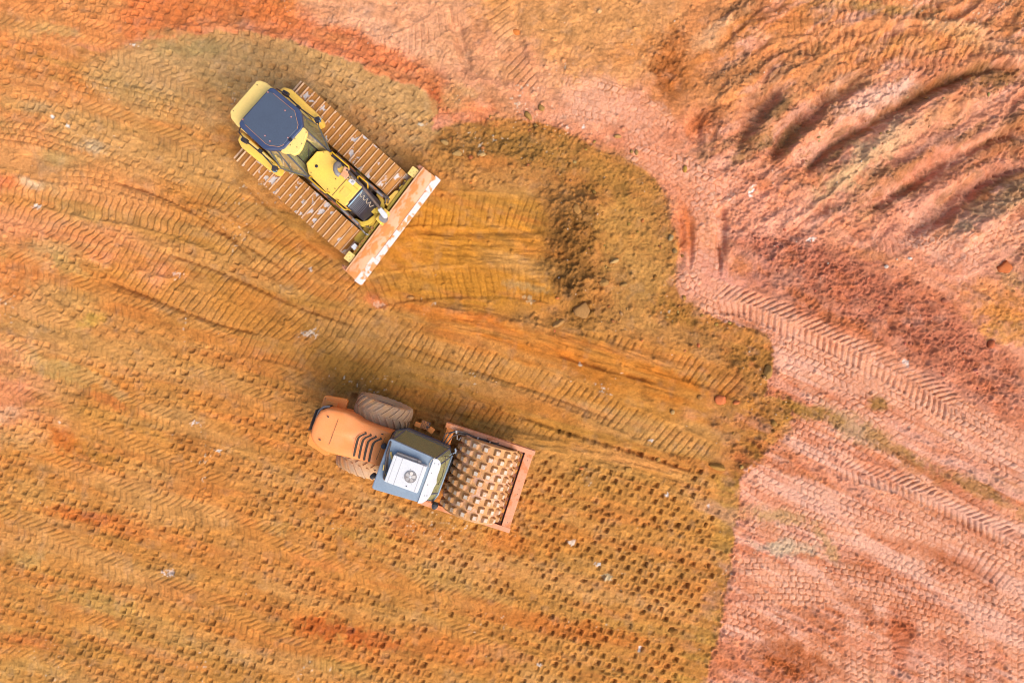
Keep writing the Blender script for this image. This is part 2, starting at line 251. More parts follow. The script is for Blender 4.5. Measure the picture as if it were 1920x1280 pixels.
edge_sd = np.abs(poly_sd(PINK, WX, WY)); RG[:] = np.maximum(RG, (1-sstep(3, 16, edge_sd+n_a*8))*sstep(820, 860, PX)*.85)
Cc[:] = Cc*(1+(.22*m1-.24*m2)[..., None])
Cc[:] = Cc*(1-.16*m3[..., None])+(Cc*.55+lum*.62)*.16*m3[..., None]
fl = fbm(PX, PY, 5.0, 2, 16)*.6+fbm(PX, PY, 90, 2, 19)*.5
m = sstep(.66, .80, fl)*.8
Cc[:] = Cc*(1-m[..., None])+lin((228, 208, 186)).astype(np.float32)*m[..., None]

# ------------------------------------------------------------------ ground sheet: large forms
L += .05*n_c+.03*fbm(PX, PY, 70, 3, 61)
def crom(pts, step=7.0):
    P = [np.array(p, float) for p in pts]
    P = [2*P[0]-P[1]]+P+[2*P[-1]-P[-2]]
    out = []
    for i in range(1, len(P)-2):
        n = max(2, int(np.linalg.norm(P[i+1]-P[i])/step))
        for k in range(n):
            t = k/n; p0, p1, p2, p3 = P[i-1], P[i], P[i+1], P[i+2]
            out.append(.5*((2*p1)+(-p0+p2)*t+(2*p0-5*p1+4*p2-p3)*t*t+(-p0+3*p1-3*p2+p3)*t**3))
    out.append(P[-2]); return np.array(out)
def path_uv(pts, half):
    """distance along (u) and signed distance across (v) for every grid point near the path"""
    Q = crom(pts)
    x0, y0 = Q.min(0)-half; x1, y1 = Q.max(0)+half
    S0 = win(x0, y0, x1, y1)
    X = PX[S0]; Y = PY[S0]
    best = np.full(X.shape, 1e9, np.float32); U = np.zeros_like(best); V = np.zeros_like(best)
    oj, oi = S0[0].start, S0[1].start
    u0 = 0.0
    seg = np.diff(Q, axis=0); ln = np.sqrt((seg**2).sum(1))
    for i in range(len(seg)):
        a = Q[i]; b = Q[i+1]
        s = win(min(a[0], b[0])-half, min(a[1], b[1])-half, max(a[0], b[0])+half, max(a[1], b[1])+half)
        s = (slice(max(0, s[0].start-oj), max(0, s[0].stop-oj)), slice(max(0, s[1].start-oi), max(0, s[1].stop-oi)))
        x = X[s]-a[0]; y = Y[s]-a[1]; tx, ty = seg[i]/max(ln[i], 1e-6)
        t = x*tx+y*ty; tc = np.clip(t, 0, ln[i])
        lo = -half if i == 0 else 0; hi = ln[i]+half if i == len(seg)-1 else ln[i]
        d2 = (x-tx*tc)**2+(y-ty*tc)**2
        v = -x*ty+y*tx
        bb = best[s]; upd = d2 < bb
        bb[upd] = d2[upd]; U[s][upd] = (u0+tc)[upd]; V[s][upd] = (np.sign(v)*np.sqrt(d2))[upd]
        u0 += ln[i]
    return S0, U, V, np.sqrt(best), u0

def ridge(pts, half, amp, soft_end=40, sharp=1.0):
    S0, U, V, dd, LN = path_uv(pts, half*2.4)
    V = V+n_a[S0]*half*.25
    if amp < 0 and pts[0][0] > 1300: V = np.where(V < 0, V*2.6, V*.8)
    e = sstep(0, soft_end, U)*sstep(0, soft_end, LN-U)
    g = np.exp(-(np.abs(V)/half)**(2*sharp))*(dd < half*2.4)
    L[S0] += amp*.85*g*e*(1+.45*n_a[S0]+.25*n_b[S0])

for a in [  # ruts (negative) and crests (positive) of the churned slope at the upper right
    ([(1480, 150), (1420, 215), (1385, 290)], 24, -.34), ([(1640, 140), (1560, 185), (1490, 250), (1440, 310)], 25, -.40),
    ([(1900, 120), (1780, 150), (1660, 220), (1560, 275), (1500, 330)], 20, -.32), ([(1920, 240), (1830, 275), (1720, 340), (1620, 400)], 26, -.30),
    ([(1990, 290), (1870, 330), (1780, 395), (1690, 455)], 27, -.38),
    ([(1500, 170), (1450, 215), (1405, 275)], 10, .22), ([(1560, 215), (1490, 275), (1455, 320)], 12, .26),
    ([(1850, 160), (1700, 235), (1610, 295), (1550, 340)], 20, .26), ([(1950, 210), (1850, 245), (1720, 300), (1620, 360)], 16, .22),
    ([(1960, 300), (1860, 310), (1760, 355), (1700, 400)], 12, .18), ([(1990, 340), (1900, 380), (1830, 430), (1770, 460)], 26, .30),
    ([(1990, 120), (1880, 112), (1790, 130), (1720, 160)], 13, .24), ([(1330, 200), (1310, 240), (1320, 290)], 16, -.20),
    ([(1440, 0), (1390, 50), (1330, 110)], 9, -.08), ([(1560, 60), (1460, 70), (1400, 110)], 12, -.07), ([(1600, 40), (1740, 40), (1900, 60)], 10, .10),
    ([(1230, 90), (1260, 130), (1250, 190)], 28, -.16), ([(850, 20), (870, 90), (880, 150)], 11, -.18), ([(958, 0), (972, 60), (985, 130)], 10, -.16),
    ([(1345, 370), (1360, 420), (1352, 500)], 12, -.20), ([(1262, 380), (1278, 450), (1270, 520)], 9, -.16),
    ([(1068, 350), (1076, 420), (1070, 500), (1088, 580)], 40, .34), ([(1115, 440), (1125, 520), (1110, 590)], 12, -.10),
    ([(760, 285), (850, 290), (960, 300), (1010, 350)], 30, .10), ([(1260, 380), (1275, 500), (1330, 600), (1440, 640), (1460, 730)], 12, .12),
    ([(1440, 760), (1430, 850), (1385, 900), (1372, 1040), (1350, 1180)], 16, .10), ([(1290, 620), (1380, 700), (1420, 780)], 30, .12),
    ([(770, 565), (900, 590), (1040, 620)], 9, .10), ([(1000, 650), (1110, 690), (1230, 720)], 18, -.08), ([(760, 430), (880, 436), (1030, 432)], 7, -.10),
    ([(290, 62), (400, 52), (520, 72), (640, 105), (760, 155), (820, 190)], 10, .08), ([(820, 180), (815, 260)], 8, -.06),
    ([(1350, 550), (1500, 610), (1640, 680), (1780, 780), (1920, 860)], 12, .08), ([(1500, 770), (1620, 830), (1760, 895), (1920, 960)], 10, .08),
    ([(1880, 480), (1890, 520)], 14, -.16), ([(1440, 560), (1600, 600), (1800, 720)], 60, .10),
    ([(200, 335), (300, 368), (400, 422), (490, 500)], 3.5, -.13), ([(190, 522), (280, 557), (380, 597), (500, 632)], 3.5, -.11), ([(300, 470), (420, 512), (560, 575), (680, 615)], 3.5, -.11),
    ([(440, 330), (480, 365), (560, 440), (640, 500)], 4, -.10), ([(940, 770), (1080, 815), (1200, 850), (1310, 888)], 4, -.13), ([(1020, 655), (1130, 690), (1250, 722)], 4, -.12),
    ([(740, 640), (880, 690), (1040, 745), (1180, 800)], 3.5, -.09), ([(360, 410), (460, 460), (560, 520)], 3.5, -.09), ([(800, 770), (960, 800), (1080, 830)], 5, -.10),
    ([(840, 8), (850, 60), (874, 140)], 5, -.14), ([(1290, 400), (1296, 460), (1290, 520)], 5, -.12), ([(1344, 430), (1352, 480), (1348, 530)], 5, -.14)]:
    ridge(*a)
# keep level pads under the two machines
for (cx, cy, rx, ry, an) in [(620, 330, 170, 115, 41), (780, 860, 220, 90, 19)]:
    a = math.radians(an); X = PX-cx; Y = PY-cy
    q = np.sqrt(((X*math.cos(a)+Y*math.sin(a))/rx)**2+((-X*math.sin(a)+Y*math.cos(a))/ry)**2)
    L *= sstep(.8, 1.3, q)

# ------------------------------------------------------------------ ground sheet: prints
def hash2(i, j, s):
    return _TAB[s % 64][(j.astype(np.int64)*31+7) & 255, (i.astype(np.int64)*17+3) & 255]
def stamp(kind, pts, width, amp=1.0, k=.9, seed=0, pitch=None, sink=.0, skew=0.0, fade=30):
    half = width/2
    S0, U, V, dd, LN = path_uv(pts, half+10)
    X = PX[S0]; Y = PY[S0]
    u = U+n_a[S0]*1.6+n_b[S0]*.8; v = V+n_b[S0]*1.1
    patch = .35+.65*sstep(-.40, .25, fbm(X, Y, 38, 3, 23+seed))
    edge = sstep(half+4, half-3, np.abs(V)+n_a[S0]*4)*sstep(0, fade, U+n_a[S0]*16)*sstep(0, fade, LN-U+n_a[S0]*16)
    if kind == 'rib':
        p = pitch or 12.9; uu = u+skew*v
        f = np.mod(uu, p)/p
        g = np.exp(-((f-.5)*p/1.3)**2)
        line = .6+.4*hash2(np.floor(uu/p), np.zeros_like(uu)+seed, 5)
        h = -.046*g*line+.012*(f-.5)+.006*n_f[S0]
        h -= .004*np.cos(2*np.pi*v/9)
    elif kind == 'chev':
        p = pitch or 12.5
        top = v < 0
        uu = np.where(top, u+v*.95, u-v*.45+p*.5)
        f = np.mod(uu, p)/p
        g = np.exp(-((f-.5)*p/1.7)**2)
        h = -.062*g+.014*(f-.5)
        h *= sstep(.0, 2.0, np.abs(v))
    elif kind == 'scale':
        p = pitch or 13.5; wc = 11.5
        uw = u+2.2*np.sin(2*np.pi*v/(wc*2)+seed)+skew*v
        i = np.floor(v/wc); uo = uw+np.where(np.mod(i, 2) > .5, p*.45, 0)+hash2(i, i*0+seed, 9)*3
        j = np.floor(uo/p)
        fu = np.mod(uo, p)/p*2-1; fv = np.mod(v, wc)/wc*2-1
        cell = (1-np.abs(fu)**6)*(1-.8*np.abs(fv)**8)
        rc = hash2(j, i+seed, 12)
        h = .066*cell*(.75+.4*rc)-.03
        if pts[0][0] > 1000:      # compacted tread blocks are paler clay, the loose fill between them is rusty
            mband = sstep(half+2, half-6, np.abs(V)+n_a[S0]*9)*m_pink[S0]*sstep(0, 30, U+n_a[S0]*16)*sstep(0, 30, LN-U)*(.35+.65*sstep(-.5, .1, fbm(X, Y, 30, 3, 43+seed)))*(.62 if amp > .8 else .25)
            Cc[S0] = Cc[S0]*(1-mband[..., None])+lin((238, 166, 132)).astype(np.float32)*mband[..., None]
            mk = sstep(half+4, half-5, np.abs(V)+n_a[S0]*7)*(.25+.75*patch)*m_pink[S0]*sstep(0, 30, U+n_a[S0]*16)*sstep(0, 30, LN-U)
            mp = mk*sstep(.55, .95, cell)*(.06+.42*rc)
            cs = Cc[S0]; cs = cs*(1-mp[..., None])+lin((249, 196, 172)).astype(np.float32)*mp[..., None]
            mr_ = mk*(1-sstep(.15, .6, cell))*.6
            Cc[S0] = cs*(1-mr_[..., None])+lin((200, 112, 64)).astype(np.float32)*mr_[..., None]
    elif kind == 'rscale':      # curved ribs broken once or twice across, like fish scales
        p = pitch or 12.8; wc = width/1.4
        uw = u+1.9*np.sin(2*np.pi*v/(wc)+seed)+skew*v+1.5*n_b[S0]
        f = np.mod(uw, p)/p
        h = -.052*np.exp(-((f-.5)*p/1.5)**2)+.018*(f-.5)
    elif kind == 'pad':
        pu, pv = 23.0, 15.2
        phase = seed*5.3
        i = np.floor((v+half)/pv); dv = np.mod(v+half, pv)-pv/2
        uo = u+i*8.6+phase; j = np.floor(uo/pu); du = np.mod(uo, pu)-pu/2
        r1 = hash2(i, j+seed*3, 21); r2 = hash2(i, j+seed*3, 22); r3 = hash2(i, j+seed*3, 24)
        du = du+(r1-.5)*4+dv*.12; dv = dv+(r2-.5)*3
        sz = 4.6+1.3*r3
        q = np.maximum(np.abs(du)/sz, np.abs(dv)/(sz*.86))+n_f[S0]*.10
        hole = (1-sstep(.74, 1.02, q))*(.66+.42*np.clip(du/sz, -1, 1))
        rim = np.exp(-((q-1.35)/.28)**2)
        dep = .88+.22*sstep(1000, 1260, X)
        h = -.105*hole*(.45+.75*r3)*dep+.022*rim*(.4+r1)+.016*n_b[S0]
    h = h*amp*patch+.006*n_b[S0]+.008*n_a[S0]-sink
    m = edge*k
    if pts[0][0] > 1240: m = m*(.15+.85*m_pink[S0])
    # spoil squeezed up along both edges of a rut
    if kind in ('rib', 'rscale', 'chev'):
        bm_ = np.exp(-((np.abs(V)-half-1)/3.2)**2)*sstep(0, fade, U)*sstep(0, fade, LN-U)*(.5+.8*n_a[S0])
        m2 = bm_*.6
    else: m2 = 0
    D[S0] = D[S0]*(1-m)+h*m+.045*np.maximum(m2, 0)*amp
    RG[S0] = RG[S0]*(1-m*.8)

# crumbly base relief everywhere
D += .012*n_a+.010*n_b+.009*n_f
D += .010*n_st
def roller_y(yr): return lambda x: yr-(1340-x)*.245+((x-670)/670)**2*16
# passes of the padfoot drum (wide) with wheel prints (chevrons) over them
for q, (ya, x0, x1) in enumerate([(690, -60, 520), (800, -60, 620), (1325, -60, 1290), (1235, -60, 1300), (1150, -60, 1322), (1075, -60, 1344), (1000, -60, 1342), (935, 250, 1338)]):
    f = roller_y(ya)
    stamp('pad', [(x, f(x)) for x in np.linspace(x0, x1, 8)], 128, .95, .97, q, fade=14)
for q, (ya, x0, x1) in enumerate([(1420, -60, 900), (1500, -60, 620), (1590, -60, 400)]):
    f = roller_y(ya)
    stamp('pad', [(x, f(x)) for x in np.linspace(x0, x1, 8)], 128, .95, .97, q+11, fade=14)
stamp('pad', [(60, 10), (200, 14), (360, 40), (500, 80), (640, 120), (800, 200)], 96, .95, .9, 21)
stamp('pad', [(200, 130), (320, 108), (460, 118), (620, 150), (720, 210), (800, 300)], 120, .9, .95, 22)
stamp('pad', [(340, 150), (450, 170), (560, 190), (660, 250), (760, 340)], 120, .9, .95, 23)
stamp('pad', [(-20, 90), (100, 120), (220, 170), (330, 230), (430, 290)], 100, .9, .85, 24)
stamp('pad', [(-20, 200), (60, 190), (160, 240), (300, 290), (430, 330)], 90, .9, .85, 25)
stamp('pad', [(-20, 400), (90, 420), (200, 460), (340, 500)], 90, .9, .8, 26)
stamp('pad', [(-20, 500), (90, 560), (200, 610), (330, 680)], 120, .9, .9, 27)
for q, (pts, wd) in enumerate([
    ([(-30, 14), (60, 36), (130, 70), (230, 96), (330, 150), (420, 200)], 42),
    ([(-30, 40), (60, 60), (120, 86), (160, 100)], 38), ([(220, 92), (300, 76), (400, 84), (480, 100)], 30),
    ([(130, 190), (220, 225), (320, 262), (420, 320)], 38), ([(0, 20), (90, 30), (200, 60), (290, 70)], 30),
    ([(-30, 470), (80, 505), (200, 560), (330, 605), (450, 650), (540, 700)], 40),
    ([(-30, 640), (60, 668), (180, 730), (300, 780), (420, 815), (540, 850)], 36),
    ([(-30, 745), (60, 745), (160, 795), (280, 850), (400, 905), (470, 930)], 36),
    ([(60, 850), (140, 885), (240, 920), (340, 960), (450, 985), (600, 1020)], 36),
    ([(-30, 962), (70, 992), (160, 1040), (280, 1085), (400, 1130), (480, 1180), (620, 1240), (700, 1280)], 38),
    ([(440, 1000), (560, 1040), (660, 1072), (780, 1100), (900, 1130), (980, 1150)], 38),
    ([(700, 1110), (800, 1150), (880, 1195), (990, 1235)], 30), ([(-30, 1080), (60, 1110), (150, 1160), (240, 1190)], 34),
    ([(-30, 1220), (60, 1236), (160, 1270)], 34), ([(480, 690), (560, 715), (620, 740)], 34), ([(300, 940), (400, 965), (500, 1000)], 34),
    ([(340, 690), (430, 726), (520, 762), (590, 800)], 34), ([(-30, 560), (70, 590), (150, 630), (250, 690)], 34)]):
    stamp('chev', pts, wd, .60, .72, q, fade=30)
# bulldozer tracks on the pad
for q, a in enumerate([
    ('scale', [(-30, 245), (80, 262), (200, 305), (300, 345), (400, 385), (470, 430)], 46, 0, 0),
    ('scale', [(100, 145), (170, 165), (280, 190), (400, 225), (470, 270)], 40, 0, 0),
    ('scale', [(100, 330), (180, 335), (260, 360), (360, 400), (460, 440)], 40, 0, 0),
    ('rscale', [(-30, 345), (60, 362), (160, 385), (250, 400), (340, 425), (430, 460)], 46, .02, .1),
    ('rscale', [(-30, 385), (60, 405), (140, 440), (200, 470), (280, 510)], 46, 0, .3),
    ('rib', [(330, 350), (420, 372), (520, 440), (600, 500), (660, 540), (760, 580)], 50, .02, .25),
    ('rib', [(330, 420), (420, 450), (520, 500), (620, 560), (700, 600), (800, 640)], 52, .03, .25),
    ('rib', [(200, 470), (300, 490), (400, 530), (520, 580), (620, 640), (740, 690)], 52, .03, .3),
    ('rib', [(190, 510), (280, 540), (400, 585), (500, 625), (600, 690), (660, 730)], 50, .03, .3),
    ('rib', [(560, 590), (660, 612), (800, 655), (930, 690), (1080, 745), (1220, 805), (1340, 860)], 52, .04, .28),
    ('rib', [(430, 640), (560, 670), (700, 720), (830, 760), (930, 790), (1080, 850)], 44, .02, .25),
    ('rib', [(1060, 640), (1160, 655), (1260, 682), (1340, 708), (1400, 735)], 48, .05, .28),
    ('rib', [(740, 395), (840, 392), (940, 396), (1030, 410)], 62, .03, .15),
    ('rib', [(660, 560), (740, 540), (830, 530), (940, 528), (1040, 540)], 60, .03, -.2),
    ('rib', [(770, 460), (880, 470), (1030, 480)], 30, .02, 0)]):
    stamp(a[0], a[1], a[2], 1.0, .93, 30+q, sink=a[3], skew=a[4])
# blade-scraped streaks parallel to travel in front of the bulldozer
for (pts, wd) in [([(770, 450), (880, 462), (1020, 470)], 50), ([(800, 585), (950, 615), (1120, 668), (1290, 720)], 60), ([(980, 520), (1045, 520)], 30), ([(940, 820), (1100, 850), (1300, 900)], 26)]:
    S0, U, V, dd, LN = path_uv(pts, wd/2+6)
    m = sstep(wd/2+4, wd/2-6, np.abs(V)+n_a[S0]*5)*sstep(0, 30, U)*sstep(0, 30, LN-U)*.85
    st = fbm(U/9, V, 4.2, 3, 44)
    D[S0] = D[S0]*(1-m)+(.045*st+.01*n_b[S0])*m
# pink side: dense overlapping track prints
for q, a in enumerate([
    ('scale', [(1270, 490), (1300, 545), (1400, 590), (1520, 640), (1640, 700), (1780, 780), (1960, 870)], 80, 0),
    ('scale', [(1440, 640), (1540, 680), (1660, 740), (1800, 810), (1960, 900)], 70, 0),
    ('scale', [(1440, 690), (1560, 745), (1700, 850), (1840, 940), (1960, 1000)], 56, .2),
    ('scale', [(1470, 790), (1600, 850), (1740, 950), (1860, 1010), (1960, 1060)], 90, 0),
    ('scale', [(1400, 880), (1500, 935), (1640, 990), (1780, 1040), (1960, 1120)], 90, .1),
    ('scale', [(1400, 960), (1540, 1000), (1680, 1030), (1830, 1100), (1960, 1180)], 80, 0),
    ('scale', [(1370, 1090), (1500, 1090), (1640, 1110), (1780, 1140), (1960, 1200)], 90, -.1),
    ('scale', [(1350, 1150), (1430, 1180), (1540, 1240), (1620, 1310)], 70, 0),
    ('scale', [(1600, 1130), (1606, 1220), (1606, 1310)], 40, 0), ('scale', [(1650, 1140), (1656, 1220), (1650, 1310)], 36, 0),
    ('scale', [(1740, 1150), (1745, 1230), (1745, 1310)], 40, 0), ('scale', [(1782, 1150), (1790, 1230), (1790, 1310)], 36, 0),
    ('scale', [(1826, 1150), (1836, 1230), (1840, 1310)], 36, 0), ('scale', [(1880, 1080), (1905, 1150), (1910, 1310)], 40, 0),
    ('rib', [(1780, 1030), (1840, 1055), (1900, 1090)], 44, .1), ('rib', [(1660, 1180), (1690, 1210), (1700, 1260)], 34, .4),
    ('scale', [(1040, 175), (1120, 190), (1200, 215), (1260, 260)], 76, 0), ('scale', [(1160, 270), (1240, 300), (1300, 330), (1400, 370)], 60, 0),
    ('scale', [(1290, 340), (1330, 400), (1330, 470), (1320, 530)], 60, 0), ('rib', [(1180, 270), (1220, 255), (1250, 225)], 30, 0),
    ('rscale', [(1460, 18), (1560, 22), (1680, 18), (1780, 22), (1860, 60)], 44, .1), ('rib', [(1420, 70), (1480, 50), (1560, 40)], 46, .1),
    ('rscale', [(1480, 110), (1560, 80), (1680, 74), (1780, 90), (1960, 120)], 48, .2), ('rscale', [(1500, 160), (1580, 115), (1700, 110), (1820, 120)], 44, .1),
    ('rscale', [(1480, 150), (1420, 215), (1385, 285)], 32, .1), ('rscale', [(1660, 125), (1560, 182), (1490, 246), (1440, 305)], 38, .1),
    ('rscale', [(1900, 124), (1780, 152), (1660, 222), (1570, 275), (1510, 330)], 30, .1), ('rscale', [(1940, 240), (1830, 277), (1720, 342), (1600, 410)], 38, .1),
    ('rscale', [(1990, 290), (1870, 332), (1780, 397), (1680, 460), (1600, 480)], 42, .1), ('scale', [(1800, 480), (1860, 450), (1960, 420)], 46, 0),
    ('scale', [(1680, 420), (1760, 450), (1850, 500)], 70, 0), ('rib', [(925, -20), (945, 60), (975, 130), (1000, 180)], 44, -.4), ('rib', [(860, 20), (800, 60), (740, 90)], 40, .5),
    ('chev', [(1330, 560), (1400, 570), (1500, 612), (1600, 655), (1700, 710), (1800, 775)], 54, .1),
    ('chev', [(1560, 870), (1680, 905), (1780, 950), (1900, 1010)], 40, .1)]):
    stamp(a[0], a[1], a[2], (.6 if a[1][0][1] < 480 else .85) if a[0] == 'scale' else (.95 if a[1][0][1] < 480 else 1.2), .92, 60+q, skew=a[3])
# clods and crumbs merged into the surface
def clods(n, test, r0, r1, seed, hh=.7):
    R = np.random.RandomState(seed); c = 0
    for _ in range(n*6):
        if c >= n: break
        x, y = test(R)
        if x is None: continue
        c += 1
        r = r0*(r1/r0)**(R.rand()**2.2)
        s = win(x-r*1.5-2, y-r*1.5-2, x+r*1.5+2, y+r*1.5+2)
        X = PX[s]-x; Y = PY[s]-y
        if X.size == 0: continue
        a = R.rand()*6.28; e = .6+.4*R.rand()
        U = X*math.cos(a)+Y*math.sin(a); V = (-X*math.sin(a)+Y*math.cos(a))/e
        q = np.maximum(np.abs(U)+.35*np.abs(V), np.abs(V)*.9+.4*np.abs(U))/r
        q = np.minimum(q, 2)
        D[s] += np.where(q < 1.15, (1-sstep(.25, 1.15, q)), 0)*r/PXM*hh
def in_region(mask, box):
    def t(R):
        x = box[0]+R.rand()*(box[2]-box[0]); y = box[1]+R.rand()*(box[3]-box[1])
        i = int(((x-960)/PXM-xs[0])/STEP); j = int(((640-y)/PXM-ys[0])/STEP)
        if 0 <= i < NX and 0 <= j < NY and mask[j, i] > R.rand(): return x, y
        return None, None
    return t
rough_amp = np.clip(RG, 0, 1)
slope = sstep(1290, 1400, PX)*sstep(500, 400, PY-.1*(PX-1400))
rough_amp = np.clip(rough_amp+.30*slope*sstep(-.3, .4, n_c), 0, 1)
L += slope*(.10*(.5-np.abs(fbm(WX, WY, 34, 4, 62, math.radians(-34), 4)))*2-.05+.045*fbm(PX, PY, 26, 4, 27, math.radians(-36), 3.0)+.02*fbm(PX, PY, 12, 3, 29))
D += rough_amp*(.055*fbm(PX, PY, 15, 4, 33)+.050*fbm(PX, PY, 5, 3, 37))
crk = np.abs(fbm(PX, PY, 22, 3, 47)); D -= rough_amp*.035*(1-sstep(.0, .06, crk))
rocky = np.maximum(rough_amp**2*.9, .045+.04*n_c)
clods(7500, in_region(rocky, (-20, -20, 1940, 1300)), 1.6, 5.5, 1)
clods(1700, in_region(np.clip(slope0*(.1+s1), 0, 1), (1280, -20, 1940, 560)), 1.6, 6, 8, .6)
clods(800, in_region(np.clip(mr0, 0, 1), (1340, 400, 1940, 860)), 1.6, 4.5, 9, .6)
clods(1500, in_region(np.clip(LR*RG*1.2, 0, 1), (1330, 600, 1940, 1300)), 1.6, 4.5, 10, .8)
f1_ = sstep(.0, .35, fbm(PX, PY, 18, 4, 45, math.radians(25), 9))*m_pink*LR*.55; f2_ = sstep(.05, .4, fbm(PX, PY, 15, 5, 46, math.radians(27), 6))*m_pink*LR*.5
for mm_, cc_ in ((f1_, (250, 198, 180)), (f2_, (200, 108, 66))):
    Cc[:] = Cc*(1-mm_[..., None])+lin(cc_).astype(np.float32)*mm_[..., None]
for b in [(1590, 800, 74, 24, 32, (200, 158, 118), .85), (1690, 852, 90, 16, 33, (190, 138, 82), .85), (1830, 920, 120, 15, 30, (190, 134, 78), .85), (1520, 768, 60, 14, 25, (178, 130, 60), .85),
    (1642, 757, 24, 16, 20, (172, 124, 68), .95), (1475, 1028, 62, 17, 6, (216, 184, 156), .85), (1460, 970, 66, 15, 10, (204, 160, 110), .8), (1545, 1020, 12, 52, -35, (198, 154, 104), .8),
    (1690, 1185, 30, 60, 0, (190, 100, 58), .7), (1500, 1240, 80, 36, 20, (178, 94, 44), .8), (1620, 1140, 60, 12, 40, (180, 98, 50), .7), (1720, 1030, 90, 14, 20, (190, 104, 58), .6), (1810, 1060, 70, 26, 26, (186, 98, 52), .65),
    (1400, 860, 26, 10, 20, (190, 100, 60), .6), (1470, 880, 60, 10, 24, (192, 104, 64), .6), (1640, 860, 60, 9, 30, (186, 104, 66), .6), (1760, 900, 110, 12, 30, (184, 100, 60), .65), (1390, 1120, 40, 14, 10, (190, 100, 56), .6), (1440, 1170, 60, 12, 24, (190, 104, 62), .6)]:
    blob(*b)
clods(420, in_region(m_spoil*.9, (780, 200, 1500, 900)), 2.5, 7, 2, .6)
clods(160, in_region(m_spoil*.9, (1030, 350, 1120, 600)), 3, 9, 4, .7)

# ------------------------------------------------------------------ ground sheet: mesh
Z = (L+D*1.16).astype(np.float32)
base_shift = 0.0
def gz(x, y):
    i = int(np.clip((x-xs[0])/STEP, 0, NX-1)); j = int(np.clip((y-ys[0])/STEP, 0, NY-1))
    return float(Z[j, i])
grow = np.cumsum(0.12*1.24**np.arange(34))          # outward rings that reach the horizon
ex = np.concatenate([xs[0]-grow[::-1], xs, xs[-1]+grow]); ey = np.concatenate([ys[0]-grow[::-1], ys, ys[-1]+grow])
n = len(grow)
ZZ = np.pad(Z, n, mode='edge'); CCf = np.pad(Cc, ((n, n), (n, n), (0, 0)), mode='edge')
EX, EY = np.meshgrid(ex, ey)
fo = np.maximum(np.maximum(np.abs(EX)-16.2, 0), np.maximum(np.abs(EY)-11.0, 0))
ZZ = ZZ*np.exp(-fo/3.0)+np.where(fo > 0, .15*fbm(EX, EY, 9, 3, 71)*np.minimum(fo/4, 1), 0)
wavg = lin((214, 146, 88))
fb = (1-np.exp(-fo/4.0))[..., None]
CCf = CCf*(1-fb)+(wavg*(1+.25*fbm(EX, EY, 6, 4, 73)[..., None]))*fb
ny, nx = ZZ.shape
co = np.stack([EX, EY, ZZ], -1).reshape(-1, 3).astype(np.float32)
me = bpy.data.meshes.new('ground')
me.vertices.add(nx*ny); me.vertices.foreach_set('co', co.ravel())
idx = np.arange(nx*ny).reshape(ny, nx)
q4 = np.stack([idx[:-1, :-1], idx[:-1, 1:], idx[1:, 1:], idx[1:, :-1]], -1).reshape(-1, 4).astype(np.int32)
nf = len(q4)
me.loops.add(nf*4); me.loops.foreach_set('vertex_index', q4.ravel())
me.polygons.add(nf); me.polygons.foreach_set('loop_start', (np.arange(nf)*4).astype(np.int32))
me.polygons.foreach_set('use_smooth', np.ones(nf, bool))
me.update(calc_edges=True)
at = me.color_attributes.new('soil', 'FLOAT_COLOR', 'POINT')
ca = np.ones((nx*ny, 4), np.float32); ca[:, :3] = np.clip(CCf.reshape(-1, 3)*KALB*np.array([1.0, .975, .89]), 0, 1)
at.data.foreach_set('color', ca.ravel())
ground = bpy.data.objects.new('ground', me); COL.objects.link(ground)
ground['kind'] = 'structure'; ground['label'] = 'earthworks ground of ochre and pink soil printed by tracks and pad drum'

# ------------------------------------------------------------------ materials
def newmat(name):
    m = bpy.data.materials.new(name); m.use_nodes = True
    return m, m.node_tree, m.node_tree.nodes['Principled BSDF']
def nd(t, typ, **kw):
    n = t.nodes.new(typ)
    for k, v in kw.items():
        if k.startswith('i_'): n.inputs[k[2:].replace('_', ' ')].default_value = v
        else: setattr(n, k, v)
    return n
def ramp(t, a, b, c0=(0, 0, 0, 1), c1=(1, 1, 1, 1)):
    r = t.nodes.new('ShaderNodeValToRGB'); e = r.color_ramp.elements
    e[0].position = a; e[0].color = c0; e[1].position = b; e[1].color = c1
    return r
def mixc(t, fac, a, b, mode='MIX'):
    m = t.nodes.new('ShaderNodeMix'); m.data_type = 'RGBA'; m.blend_type = mode
    for sock, v in ((m.inputs[0], fac), (m.inputs[6], a), (m.inputs[7], b)):
        if hasattr(v, 'links'): t.links.new(v, sock)
        elif isinstance(v, (int, float)): sock.default_value = v
        else: sock.default_value = tuple(v)+((1,) if len(v) == 3 else ())
    return m.outputs[2]

gm, t, bs = newmat('soil')
geo = nd(t, 'ShaderNodeNewGeometry')
attr = nd(t, 'ShaderNodeAttribute', attribute_name='soil')
f1 = nd(t, 'ShaderNodeTexNoise', i_Scale=14.0, i_Detail=7.0, i_Roughness=.65)
f2 = nd(t, 'ShaderNodeTexNoise', i_Scale=70.0, i_Detail=4.0, i_Roughness=.7)
f3 = nd(t, 'ShaderNodeTexVoronoi', i_Scale=22.0)
for f in (f1, f2, f3): t.links.new(geo.outputs['Position'], f.inputs['Vector'])
r1 = ramp(t, .3, .7, (.82, .79, .75, 1), (1.15, 1.17, 1.20, 1)); t.links.new(f1.outputs[0], r1.inputs[0])
r2 = ramp(t, .3, .72, (.76, .72, .67, 1), (1.22, 1.24, 1.27, 1)); t.links.new(f2.outputs[0], r2.inputs[0])
c = mixc(t, 1.0, attr.outputs['Color'], r1.outputs[0], 'MULTIPLY')
c = mixc(t, 1.0, c, r2.outputs[0], 'MULTIPLY')
t.links.new(c, bs.inputs['Base Color'])
bs.inputs['Roughness'].default_value = .93; bs.inputs['Specular IOR Level'].default_value = .2
